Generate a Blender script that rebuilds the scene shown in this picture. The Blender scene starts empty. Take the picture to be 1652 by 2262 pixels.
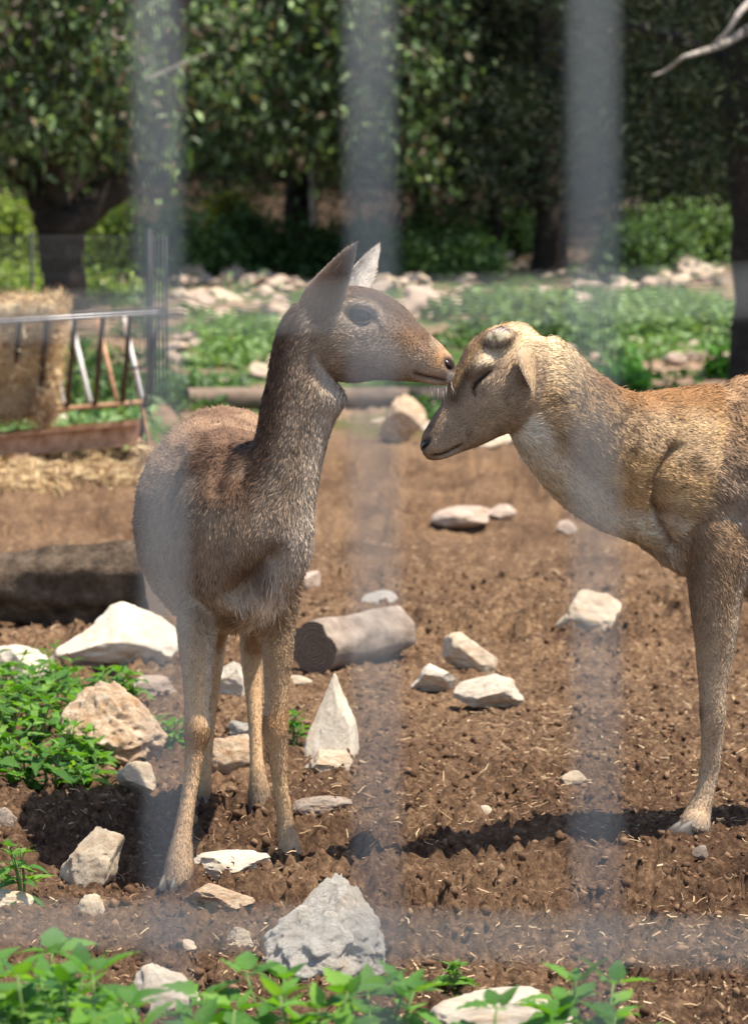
import bpy, bmesh, math, random
import numpy as np
from mathutils import Vector, Matrix

# ------------------------------------------------------------------ camera, world, sun, exposure
SC = bpy.context.scene
CAM_H = 1.35          # camera height in metres
FOC = 8000.0          # focal length in picture units (picture 1652 x 2262 units)
CU, CV, HORIZ = 826.0, 1131.0, 450.0
PITCH = math.atan((CV - HORIZ) / FOC)

cam_data = bpy.data.cameras.new('camera')
cam = bpy.data.objects.new('camera', cam_data)
SC.collection.objects.link(cam)
cam.location = (0, 0, CAM_H)
cam.rotation_euler = (math.radians(90) - PITCH, 0, 0)
cam_data.sensor_fit = 'VERTICAL'
cam_data.sensor_height = 36.0
cam_data.sensor_width = 36.0
cam_data.lens = FOC / 2262.0 * 36.0
cam_data.clip_start = 0.05
cam_data.clip_end = 500
cam_data.dof.use_dof = True
cam_data.dof.focus_distance = 7.2
cam_data.dof.aperture_fstop = 7.0
cam_data.dof.aperture_blades = 0
SC.camera = cam

SUN = Vector((0.34, -0.11, 0.92)).normalized()
world = bpy.data.worlds.new('World')
SC.world = world
world.use_nodes = True
wn = world.node_tree.nodes
bg = wn['Background']
sky = wn.new('ShaderNodeTexSky')
sky.sky_type = 'NISHITA'
sky.sun_disc = False
sky.sun_elevation = math.asin(SUN.z)
sky.sun_rotation = math.atan2(SUN.x, SUN.y)
world.node_tree.links.new(sky.outputs[0], bg.inputs[0])
bg.inputs[1].default_value = 0.135
sun_data = bpy.data.lights.new('sun', 'SUN')
sun_data.energy = 5.0
sun_data.angle = math.radians(0.53)
sun_data.color = (1.0, 0.92, 0.80)
sun = bpy.data.objects.new('sun', sun_data)
SC.collection.objects.link(sun)
sun.location = (3, 3, 12)
sun.rotation_euler = SUN.to_track_quat('Z', 'Y').to_euler()
SC.view_settings.view_transform = 'Standard'
SC.view_settings.look = 'None'
SC.view_settings.exposure = 0.95
SC.view_settings.gamma = 1.0
SC.view_settings.use_curve_mapping = False
try:
    SC.cycles.use_denoising = True
    SC.cycles.max_bounces = 8
except Exception:
    pass

# ------------------------------------------------------------------ helpers
rng = np.random.default_rng(7)
random.seed(7)
COL = SC.collection

def ray(u, v):
    x = (u - CU) / FOC; y = (CV - v) / FOC
    c, s = math.cos(PITCH), math.sin(PITCH)
    return np.array([x, c + y * s, -s + y * c])

def W(u, v, Y):
    """world point on the ray through picture point (u, v) at distance Y along the ground"""
    d = ray(u, v)
    return np.array([0, 0, CAM_H]) + d * (Y / d[1])

def hashn(ix, iy, iz, seed):
    n = (ix.astype(np.int64) * 374761393 + iy.astype(np.int64) * 668265263 + iz.astype(np.int64) * 2147483647 + seed * 1274126177) & 0xffffffff
    n = ((n ^ (n >> 13)) * 1274126177) & 0xffffffff
    n = ((n ^ (n >> 16)) * 2246822519) & 0xffffffff
    n = n ^ (n >> 15)
    return (n & 0xffffff) / float(0xffffff)

def noise(P, scale=1.0, seed=0):
    """value noise in [-1, 1] at points P (n, 3)"""
    Q = np.asarray(P, float) * scale
    I = np.floor(Q).astype(np.int64); F = Q - I
    F = F * F * (3 - 2 * F)
    out = 0
    for dx in (0, 1):
        wx = F[:, 0] if dx else 1 - F[:, 0]
        for dy in (0, 1):
            wy = F[:, 1] if dy else 1 - F[:, 1]
            for dz in (0, 1):
                wz = F[:, 2] if dz else 1 - F[:, 2]
                out = out + wx * wy * wz * hashn(I[:, 0] + dx, I[:, 1] + dy, I[:, 2] + dz, seed)
    return out * 2 - 1

def fbm(P, scale, octaves=4, seed=0, gain=0.5):
    a, t, out = 1.0, 0.0, 0
    for k in range(octaves):
        out = out + a * noise(P, scale * 2 ** k, seed + k * 17); t += a; a *= gain
    return out / t

def smooth(e0, e1, x):
    t = np.clip((x - e0) / (e1 - e0), 0, 1)
    return t * t * (3 - 2 * t)

PROF_Y = np.array([-400, 0, 12.5, 15, 17, 20, 23, 26, 30, 34, 38, 60, 100, 400])
PROF_Z = np.array([0, 0, 0, .05, .12, .17, .32, .52, .72, .95, 1.5, 5.2, 13, 40])
def ground_z(x, y):
    x = np.asarray(x, float); y = np.asarray(y, float)
    z = np.interp(y, PROF_Y, PROF_Z)
    z = z + 0.055 * np.exp(-(((x - 0.85) / 0.55) ** 2 + ((y - 7.5) / 0.5) ** 2))
    P = np.stack([x, y, 0 * x], -1).reshape(-1, 3)
    z = z + (noise(P, 0.55, 3) * 0.03 * np.clip((P[:, 1] - 8.3) / 4, 0, 2)).reshape(z.shape)
    return z

def G(u, v):
    """ground point seen at picture point (u, v)"""
    d = ray(u, v); o = np.array([0, 0, CAM_H])
    t = 2.0
    prev = t
    while t < 120:
        p = o + d * t
        if p[2] < ground_z(p[0], p[1]):
            a, b = prev, t
            for _ in range(25):
                m = (a + b) / 2; q = o + d * m
                if q[2] < ground_z(q[0], q[1]): b = m
                else: a = m
            return o + d * b
        prev = t; t *= 1.03
    return o + d * t

def mesh_from(verts, faces, name='mesh', smooth_shade=True):
    me = bpy.data.meshes.new(name)
    me.from_pydata([tuple(v) for v in verts], [], faces)
    if smooth_shade:
        me.polygons.foreach_set('use_smooth', [True] * len(me.polygons))
    me.update()
    return me

def mesh_np(V, loops, sizes, name='mesh', smooth_shade=True):
    """fast mesh from numpy: V (n,3), flat loop vertex indices, polygon sizes"""
    me = bpy.data.meshes.new(name)
    me.vertices.add(len(V)); me.vertices.foreach_set('co', np.asarray(V, np.float32).ravel())
    loops = np.asarray(loops, np.int32); sizes = np.asarray(sizes, np.int32)
    me.loops.add(len(loops)); me.loops.foreach_set('vertex_index', loops)
    me.polygons.add(len(sizes))
    starts = np.concatenate([[0], np.cumsum(sizes)[:-1]]).astype(np.int32)
    me.polygons.foreach_set('loop_start', starts)
    me.polygons.foreach_set('use_smooth', np.full(len(sizes), smooth_shade))
    me.update(calc_edges=True)
    me.validate()
    return me

def set_col(me, C, name='col'):
    a = me.color_attributes.new(name, 'FLOAT_COLOR', 'POINT')
    C = np.asarray(C, np.float32)
    if C.shape[1] == 3: C = np.concatenate([C, np.ones((len(C), 1), np.float32)], 1)
    a.data.foreach_set('color', C.ravel())

def world_origin(o):
    v = Vector((0, 0, 0))
    while o is not None:
        v = v + o.location; o = o.parent
    return v

def obj(name, me, mat=None, parent=None, label=None, cat=None, group=None, kind=None, world=True, loc=None):
    """link a mesh; vertices are given in world space unless world=False"""
    o = bpy.data.objects.new(name, me)
    COL.objects.link(o)
    if mat is not None and len(me.materials) == 0: me.materials.append(mat)
    if parent is not None:
        o.parent = parent
        if world and loc is None: o.location = -world_origin(parent)
    if loc is not None: o.location = loc
    tag(o, label, cat, group, kind)
    return o

def tag(o, label=None, cat=None, group=None, kind=None):
    if label: o['label'] = label
    if cat: o['category'] = cat
    if group: o['group'] = group
    if kind: o['kind'] = kind
    return o

def thing(name, loc, label, cat, group=None):
    o = bpy.data.objects.new(name, None)
    COL.objects.link(o)
    o.empty_display_size = 0.1
    o.location = tuple(loc)
    return tag(o, label, cat, group)

class MB:
    """collects simple solids into one mesh"""
    def __init__(s): s.v = []; s.f = []
    def add(s, V, F):
        b = len(s.v); s.v += [tuple(map(float, p)) for p in V]; s.f += [tuple(i + b for i in f) for f in F]
    def tube(s, pts, rad, n=8, cap=True, jitter=0):
        pts = np.asarray(pts, float)
        rad = np.broadcast_to(np.asarray(rad, float), (len(pts),))
        T = np.gradient(pts, axis=0)
        T /= np.linalg.norm(T, axis=1)[:, None] + 1e-9
        up = np.array([0, 0, 1.0]) if abs(T[0][2]) < .9 else np.array([1.0, 0, 0])
        V = []
        for p, t, r in zip(pts, T, rad):
            a = np.cross(t, up); a /= np.linalg.norm(a) + 1e-9
            b = np.cross(a, t); up = b
            for k in range(n):
                th = 2 * math.pi * k / n
                rr = r * (1 + jitter * random.uniform(-1, 1))
                V.append(p + rr * (math.cos(th) * a + math.sin(th) * b))
        F = []
        m = len(pts)
        for i in range(m - 1):
            for k in range(n):
                F.append((i * n + k, i * n + (k + 1) % n, (i + 1) * n + (k + 1) % n, (i + 1) * n + k))
        if cap:
            F.append(tuple(reversed(range(n)))); F.append(tuple(range((m - 1) * n, m * n)))
        s.add(V, F)
    def box(s, p0, ax, ay, az):
        """box from corner p0 along three edge vectors"""
        p0, ax, ay, az = (np.asarray(q, float) for q in (p0, ax, ay, az))
        V = [p0, p0 + ax, p0 + ax + ay, p0 + ay]
        V = V + [q + az for q in V]
        s.add(V, [(0, 3, 2, 1), (4, 5, 6, 7), (0, 1, 5, 4), (1, 2, 6, 5), (2, 3, 7, 6), (3, 0, 4, 7)])
    def mesh(s, smooth_shade=True): return mesh_from(s.v, s.f, 'mesh', smooth_shade)

def catmull(P, n):
    """resample rows of P with Catmull-Rom, n samples per span"""
    P = np.asarray(P, float)
    E = np.vstack([2 * P[0] - P[1], P, 2 * P[-1] - P[-2]])
    out = []
    for i in range(1, len(E) - 2):
        p0, p1, p2, p3 = E[i - 1], E[i], E[i + 1], E[i + 2]
        for k in range(n):
            t = k / n
            out.append(.5 * ((2 * p1) + (-p0 + p2) * t + (2 * p0 - 5 * p1 + 4 * p2 - p3) * t * t + (-p0 + 3 * p1 - 3 * p2 + p3) * t ** 3))
    out.append(P[-1])
    return np.array(out)

# ------------------------------------------------------------------ materials
def new_mat(name):
    m = bpy.data.materials.new(name); m.use_nodes = True
    nt = m.node_tree; b = nt.nodes['Principled BSDF']
    return m, nt, b

def ramp(nt, src, stops):
    r = nt.nodes.new('ShaderNodeValToRGB')
    while len(r.color_ramp.elements) < len(stops): r.color_ramp.elements.new(.5)
    for e, (p, c) in zip(r.color_ramp.elements, stops):
        e.position = p; e.color = (*c, 1)
    nt.links.new(src, r.inputs[0])
    return r.outputs[0]

def tex_noise(nt, scale, detail=6, rough=.6, coord='Object', vec=None):
    n = nt.nodes.new('ShaderNodeTexNoise')
    n.inputs['Scale'].default_value = scale; n.inputs['Detail'].default_value = detail; n.inputs['Roughness'].default_value = rough
    if vec is None:
        c = nt.nodes.new('ShaderNodeTexCoord'); vec = c.outputs[coord]
    nt.links.new(vec, n.inputs['Vector'])
    return n.outputs['Fac']

def add_bump(nt, b, src, strength=.5, dist=.01):
    bp = nt.nodes.new('ShaderNodeBump')
    bp.inputs['Strength'].default_value = strength; bp.inputs['Distance'].default_value = dist
    nt.links.new(src, bp.inputs['Height']); nt.links.new(bp.outputs[0], b.inputs['Normal'])

def mix(nt, fac, a, c, mode='MIX'):
    m = nt.nodes.new('ShaderNodeMix'); m.data_type = 'RGBA'; m.blend_type = mode
    if isinstance(fac, (int, float)): m.inputs[0].default_value = fac
    else: nt.links.new(fac, m.inputs[0])
    for val, i in ((a, 6), (c, 7)):
        if isinstance(val, tuple): m.inputs[i].default_value = (*val, 1)
        else: nt.links.new(val, m.inputs[i])
    return m.outputs[2]

def noise_mat(name, stops, scale, rough=.8, bump=.4, dist=.01, detail=8, bscale=None, coord='Object', metallic=0, spec=.3, rand=0):
    m, nt, b = new_mat(name)
    f = tex_noise(nt, scale, detail, .65, coord)
    c = ramp(nt, f, stops)
    if rand:
        oi = nt.nodes.new('ShaderNodeObjectInfo')
        h = nt.nodes.new('ShaderNodeHueSaturation')
        mr = nt.nodes.new('ShaderNodeMapRange')
        mr.inputs['To Min'].default_value = 1 - rand; mr.inputs['To Max'].default_value = 1 + rand
        nt.links.new(oi.outputs['Random'], mr.inputs['Value'])
        nt.links.new(mr.outputs[0], h.inputs['Value']); nt.links.new(c, h.inputs['Color']); c = h.outputs[0]
    nt.links.new(c, b.inputs['Base Color'])
    b.inputs['Roughness'].default_value = rough; b.inputs['Metallic'].default_value = metallic
    b.inputs['Specular IOR Level'].default_value = spec
    if bump: add_bump(nt, b, tex_noise(nt, bscale or scale * 3, 8, .7, coord), bump, dist)
    return m

def attr_mat(name, rough=.7, spec=.2, noise_amt=0.0, nscale=200, trans=0.0):
    """colour from the 'col' attribute, with fine grain; trans mixes in light passing through thin leaves"""
    m, nt, b = new_mat(name)
    a = nt.nodes.new('ShaderNodeAttribute'); a.attribute_name = 'col'
    c = a.outputs['Color']
    if noise_amt:
        f = tex_noise(nt, nscale, 4, .6)
        g = ramp(nt, f, [(.25, (1 - noise_amt,) * 3), (.75, (1 + noise_amt * .6,) * 3)])
        c = mix(nt, 1.0, c, g, 'MULTIPLY')
    nt.links.new(c, b.inputs['Base Color'])
    b.inputs['Roughness'].default_value = rough; b.inputs['Specular IOR Level'].default_value = spec
    if trans:
        t = nt.nodes.new('ShaderNodeBsdfTranslucent')
        nt.links.new(mix(nt, 1.0, c, (1.25, 1.35, .6), 'MULTIPLY'), t.inputs[0])
        ms = nt.nodes.new('ShaderNodeMixShader'); ms.inputs[0].default_value = trans
        out = nt.nodes['Material Output']
        nt.links.new(b.outputs[0], ms.inputs[1]); nt.links.new(t.outputs[0], ms.inputs[2]); nt.links.new(ms.outputs[0], out.inputs[0])
    return m

M = {}
# ------------------------------------------------------------------ ground
def soil_mat():
    m, nt, b = new_mat('soil')
    geo = nt.nodes.new('ShaderNodeNewGeometry')
    pos = geo.outputs['Position']
    f1 = tex_noise(nt, 60, 8, .7, vec=pos)
    f2 = tex_noise(nt, 2.2, 5, .6, vec=pos)
    c1 = ramp(nt, f1, [(.3, (.028, .015, .009)), (.5, (.085, .047, .027)), (.72, (.20, .122, .07))])
    c2 = ramp(nt, f1, [(.3, (.06, .034, .02)), (.5, (.145, .085, .048)), (.7, (.31, .20, .115))])
    near = mix(nt, ramp(nt, f2, [(.42, (0, 0, 0)), (.66, (1, 1, 1))]), c1, c2)
    # far slope: dry pale earth with green growth
    f3 = tex_noise(nt, 1.1, 6, .65, vec=pos)
    f4 = tex_noise(nt, 12, 6, .65, vec=pos)
    far = mix(nt, ramp(nt, f3, [(.46, (0, 0, 0)), (.56, (1, 1, 1))]),
              ramp(nt, f4, [(.3, (.12, .075, .045)), (.7, (.42, .29, .20))]),
              ramp(nt, f4, [(.3, (.025, .05, .012)), (.7, (.09, .15, .04))]))
    sp = nt.nodes.new('ShaderNodeSeparateXYZ'); nt.links.new(pos, sp.inputs[0])
    mr = nt.nodes.new('ShaderNodeMapRange'); mr.inputs['From Min'].default_value = 17.0; mr.inputs['From Max'].default_value = 20.5
    nt.links.new(sp.outputs[1], mr.inputs['Value'])
    # leaf litter under the wood
    lit = ramp(nt, f4, [(.3, (.02, .014, .009)), (.7, (.075, .05, .032))])
    m2 = nt.nodes.new('ShaderNodeMapRange'); m2.inputs['From Min'].default_value = 30.5; m2.inputs['From Max'].default_value = 34.0
    nt.links.new(sp.outputs[1], m2.inputs['Value'])
    far = mix(nt, m2.outputs[0], far, lit)
    # dry strawy ground in the middle of the pen
    m3 = nt.nodes.new('ShaderNodeMapRange'); m3.inputs['From Min'].default_value = 7.6; m3.inputs['From Max'].default_value = 10.5
    nt.links.new(sp.outputs[1], m3.inputs['Value'])
    mm = nt.nodes.new('ShaderNodeMath'); mm.operation = 'MULTIPLY'; nt.links.new(m3.outputs[0], mm.inputs[0]); nt.links.new(ramp(nt, f2, [(.35, (.15, .15, .15)), (.6, (.75, .75, .75))]), mm.inputs[1])
    near = mix(nt, mm.outputs[0], near, ramp(nt, f1, [(.32, (.055, .03, .017)), (.5, (.19, .112, .06)), (.7, (.40, .265, .15))]))
    c = mix(nt, mr.outputs[0], near, far)
    nt.links.new(c, b.inputs['Base Color'])
    b.inputs['Roughness'].default_value = .95; b.inputs['Specular IOR Level'].default_value = .1
    add_bump(nt, b, tex_noise(nt, 140, 8, .7, vec=pos), .9, .012)
    return m
M['soil'] = soil_mat()

def micro(P):
    """clods and crumbs of the trodden soil, metres"""
    wrp = np.stack([noise(P, 14, 91), noise(P, 14, 92), 0 * P[:, 0]], -1) * .02
    Q = P + wrp
    a = noise(Q, 13, 1)
    b = np.abs(noise(Q, 27, 5))
    c = np.abs(noise(Q, 52, 9))
    e = noise(Q, 95, 12)
    big = noise(P, 2.4, 21)
    amp = smooth(-.6, .8, noise(P, 1.3, 33)) * .7 + .5
    far = smooth(8.2, 11.5, P[:, 1])
    h = a * .018 * (1 + far) + (b - .3) * .040 + (c - .3) * .030 * (1 - .6 * far) + e * .009 * (1 - far)
    return h * amp * (1 + .35 * far) + big * .012 - .004

def build_ground():
    ys = [3.2]
    while ys[-1] < 13.0: ys.append(ys[-1] + .0118 * max(.8, (ys[-1] / 7.2) ** 1.3))
    while ys[-1] < 40: ys.append(ys[-1] * 1.012)
    while ys[-1] < 400: ys.append(ys[-1] * 1.12)
    ys = np.array([-300, -60, -10, 0, 1.2, 2.2, 2.8] + ys)
    n = 190
    s = np.linspace(-1, 1, 2 * n + 1)
    ext = np.array([1.08, 1.25, 1.6, 2.4, 4, 8, 20, 60, 250])
    S = np.concatenate([-ext[::-1], s, ext])
    k = .15 * np.clip(ys, 2, 400) + .45
    X = k[:, None] * S[None, :]
    Y = np.repeat(ys[:, None], len(S), 1)
    P = np.stack([X.ravel(), Y.ravel(), 0 * X.ravel()], -1)
    Z = ground_z(P[:, 0], P[:, 1])
    w = smooth(2.6, 3.6, P[:, 1]) * (1 - smooth(16, 22, P[:, 1]) * .5) * (np.abs(np.tile(S, len(ys))) <= 1.3)
    near = P[:, 1] < 45
    mz = np.zeros(len(P)); mz[near] = micro(P[near])
    P[:, 2] = Z + mz * w
    R, C = X.shape
    i = np.arange(R - 1)[:, None] * C + np.arange(C - 1)[None, :]
    i = i.ravel()
    L = np.stack([i, i + 1, i + C + 1, i + C], -1).ravel()
    me = mesh_np(P, L, np.full(len(i), 4), 'ground')
    return obj('ground', me, M['soil'], kind='structure')
build_ground()

def top_z(x, y):
    p = np.array([[x, y, 0.0]])
    return float(ground_z(x, y) + micro(p)[0])

M['clod'] = attr_mat('soil crumbs', .95, .1, .35, 260)
def scatter_clods():
    bm = bmesh.new(); bmesh.ops.create_icosphere(bm, subdivisions=1, radius=1)
    bv = np.array([v.co[:] for v in bm.verts]); bf = np.array([[v.index for v in f.verts] for f in bm.faces]); bm.free()
    N = 19000
    y = 4.6 + (13.2 - 4.6) * rng.random(N) ** 1.35
    x = (rng.random(N) * 2 - 1) * (.12 * y + .1)
    P = np.stack([x, y, 0 * x], -1)
    z = ground_z(x, y) + micro(P)
    r = .003 + .009 * rng.random(N) ** 2.5
    V = []; C = []
    nv = len(bv)
    sc = rng.random((N, 1, 3)) * .7 + .55
    th = rng.random(N) * 6.28
    B = np.repeat(bv[None], N, 0) * sc * (1 + .8 * (rng.random((N, nv, 1)) - .5))
    c, s = np.cos(th)[:, None], np.sin(th)[:, None]
    Bx = B[:, :, 0] * c - B[:, :, 1] * s; By = B[:, :, 0] * s + B[:, :, 1] * c
    B = np.stack([Bx, By, B[:, :, 2]], -1) * r[:, None, None]
    B += np.stack([x, y, z + r * .05], -1)[:, None, :]
    F = (bf[None] + (np.arange(N) * nv)[:, None, None]).reshape(-1)
    me = mesh_np(B.reshape(-1, 3), F, np.full(N * len(bf), 3), 'clods')
    base = np.array([[.085, .046, .026], [.13, .072, .04], [.21, .13, .075], [.105, .06, .034]])[rng.integers(0, 4, N)]
    set_col(me, np.repeat(base, nv, 0))
    obj('soil_crumbs', me, M['clod'], label='brown crumbs of earth and droppings strewn over the trodden soil', cat='soil crumbs', kind='stuff')
scatter_clods()

M['straw'] = attr_mat('straw', .7, .25)
def straws(P, L, wid, tilt, colors, lift=.002, curl=0.0):
    """thin two-segment straw blades lying at points P"""
    N = len(P)
    th = rng.random(N) * 6.283; ph = (rng.random(N) - .35) * tilt
    d = np.stack([np.cos(th) * np.cos(ph), np.sin(th) * np.cos(ph), np.sin(ph)], -1)
    sd = np.cross(d, np.array([0, 0, 1.0])); sd /= np.linalg.norm(sd, axis=1)[:, None] + 1e-9
    roll = rng.random(N) * 3.14
    up = np.cross(sd, d)
    sd = sd * np.cos(roll)[:, None] + up * np.sin(roll)[:, None]
    L = L[:, None]; w = wid[:, None]
    bend = (rng.random((N, 3)) - .5) * L * (.25 + curl)
    a = P - d * L * .5; m = P + bend; b = P + d * L * .5
    V = np.stack([a - sd * w, a + sd * w, m - sd * w, m + sd * w, b - sd * w * .6, b + sd * w * .6], 1)
    V[:, :, 2] += lift
    i = np.arange(N)[:, None] * 6
    F = np.concatenate([i + np.array([0, 1, 3, 2]), i + np.array([2, 3, 5, 4])], 1).ravel()
    me = mesh_np(V.reshape(-1, 3), F, np.full(2 * N, 4), 'straw')
    set_col(me, np.repeat(colors, 6, 0))
    return me
def straw_cols(N, bright=1.0):
    base = np.array([[.42, .29, .16], [.55, .42, .25], [.30, .19, .10], [.20, .12, .065], [.15, .085, .05]])
    return base[rng.choice(5, N, p=[.25, .12, .23, .2, .2])] * (.75 + .5 * rng.random((N, 1))) * bright
def scatter_straw():
    N = 64000
    y = 4.6 + (14 - 4.6) * rng.random(N) ** 1.2
    x = (rng.random(N) * 2 - 1) * (.125 * y + .1)
    P = np.stack([x, y, 0 * x], -1)
    keep = rng.random(N) < (.2 + .8 * smooth(-.3, .6, noise(P, 1.6, 44) + .55 * smooth(8, 11, y)))
    P = P[keep]; N = len(P)
    P[:, 2] = ground_z(P[:, 0], P[:, 1]) + micro(P)
    me = straws(P, .010 + .03 * rng.random(N) ** 2, .0006 + .0009 * rng.random(N), .9, straw_cols(N), .003)
    obj('straw_litter', me, M['straw'], label='short bits of dry straw scattered across the brown soil', cat='straw', kind='stuff')
scatter_straw()
# ------------------------------------------------------------------ deer
class Loft:
    def __init__(s, region, rings, n=6):
        """rings: rows of centre(3), up(3), half width a, half height b"""
        R = catmull(np.array(rings, float), n)
        s.region = region
        s.c = R[:, 0:3]; s.a = np.maximum(R[:, 6], .004); s.b = np.maximum(R[:, 7], .004)
        T = np.gradient(s.c, axis=0); T /= np.linalg.norm(T, axis=1)[:, None] + 1e-9
        U = R[:, 3:6]; U = U - (U * T).sum(1)[:, None] * T
        s.t = T; s.u = U / (np.linalg.norm(U, axis=1)[:, None] + 1e-9)
        s.s = np.cross(T, s.u)
        s.k = np.linspace(0, 1, len(R))
    def add(s, mb, n=20):
        V = []
        m = len(s.c)
        for i in range(m):
            for k in range(n):
                th = 2 * math.pi * k / n
                V.append(s.c[i] + s.s[i] * s.a[i] * math.cos(th) + s.u[i] * s.b[i] * math.sin(th))
        F = []
        for i in range(m - 1):
            for k in range(n):
                F.append((i * n + k, i * n + (k + 1) % n, (i + 1) * n + (k + 1) % n, (i + 1) * n + k))
        r0 = min(s.a[0], s.b[0]) * .5; r1 = min(s.a[-1], s.b[-1]) * .5
        V.append(s.c[0] - s.t[0] * r0); V.append(s.c[-1] + s.t[-1] * r1)
        for k in range(n):
            F.append((m * n, (k + 1) % n, k)); F.append((m * n + 1, (m - 1) * n + k, (m - 1) * n + (k + 1) % n))
        mb.add(V, F)

def px(r, Y): return r * Y / FOC

def img_ring(u, v, Y, b_px, a_m, upd=(0, -1)):
    """ring centred on picture point; b in picture units along upd (picture direction), a in metres across"""
    c = W(u, v, Y)
    return [*c, upd[0], 0.0, -upd[1], a_m, px(b_px, Y)]

def leg_rings(rows, depth_ratio=1.12):
    """rows: (v, u_left, u_right, Y) down the leg, as measured in the picture"""
    out = []
    for v, l, r, Y in rows:
        c = W((l + r) / 2, v, Y); h = px((r - l) / 2, Y)
        out.append([*c, 0, 1.0, 0, h, h * depth_ratio])
    return out

def remeshed(mb, voxel, smooth_it):
    me = mb.mesh()
    o = bpy.data.objects.new('tmp', me); COL.objects.link(o)
    r = o.modifiers.new('r', 'REMESH'); r.mode = 'VOXEL'; r.voxel_size = voxel; r.use_smooth_shade = True
    sm = o.modifiers.new('s', 'SMOOTH'); sm.factor = .5; sm.iterations = smooth_it
    dg = bpy.context.evaluated_depsgraph_get(); dg.update()
    ev = o.evaluated_get(dg)
    out = bpy.data.meshes.new_from_object(ev)
    bpy.data.objects.remove(o); bpy.data.meshes.remove(me)
    return out

def get_np(me):
    V = np.empty(len(me.vertices) * 3, np.float32); me.vertices.foreach_get('co', V)
    N = np.empty(len(me.vertices) * 3, np.float32); me.vertices.foreach_get('normal', N)
    return V.reshape(-1, 3).astype(float), N.reshape(-1, 3).astype(float)

def put_np(me, V):
    me.vertices.foreach_set('co', V.astype(np.float32).ravel()); me.update()

def locate(V, lofts):
    """for every vertex: loft index, sample index, side and up coordinates"""
    C = np.concatenate([l.c for l in lofts]); A = np.concatenate([np.minimum(l.a, l.b) for l in lofts])
    Lx = np.concatenate([np.full(len(l.c), i) for i, l in enumerate(lofts)]); Sx = np.concatenate([np.arange(len(l.c)) for l in lofts])
    T = np.concatenate([l.t for l in lofts]); U = np.concatenate([l.u for l in lofts]); S = np.concatenate([l.s for l in lofts])
    a = np.concatenate([l.a for l in lofts]); b = np.concatenate([l.b for l in lofts]); K = np.concatenate([l.k for l in lofts])
    best = np.empty(len(V), int)
    D = np.zeros((len(V), 3)); 
    for i in range(0, len(V), 8000):
        v = V[i:i + 8000]
        d = v[:, None, :] - C[None]
        su = np.einsum('ijk,jk->ij', d, U) / b; ss = np.einsum('ijk,jk->ij', d, S) / a; st = np.einsum('ijk,jk->ij', d, T) / (.8 * A)
        q = su ** 2 + ss ** 2 + st ** 2
        best[i:i + 8000] = q.argmin(1)
        w = np.exp(-1.5 * (q - q.min(1)[:, None])); w /= w.sum(1)[:, None]
        D[i:i + 8000] = w @ T
    d = V - C[best]
    return Lx[best], K[best], np.einsum('ij,ij->i', d, S[best]) / a[best], np.einsum('ij,ij->i', d, U[best]) / b[best], D

M['coat'] = attr_mat('deer coat', .75, .15)
M['skin'] = attr_mat('deer skin', .8, .15, .25, 300)
def gloss(name, colr, rough, spec=.5):
    m, nt, b = new_mat(name)
    c = ramp(nt, tex_noise(nt, 90, 4), [(.3, tuple(k * .7 for k in colr)), (.7, colr)])
    nt.links.new(c, b.inputs['Base Color']); b.inputs['Roughness'].default_value = rough; b.inputs['Specular IOR Level'].default_value = spec
    return m
M['eye'] = gloss('dark eye', (.010, .007, .005), .12, .22)
M['hoof'] = gloss('hoof horn', (.09, .075, .06), .6)
M['nosepad'] = gloss('wet nose leather', (.018, .015, .015), .32, .5)
M['whisker'] = gloss('whisker', (.75, .7, .62), .4)

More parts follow.
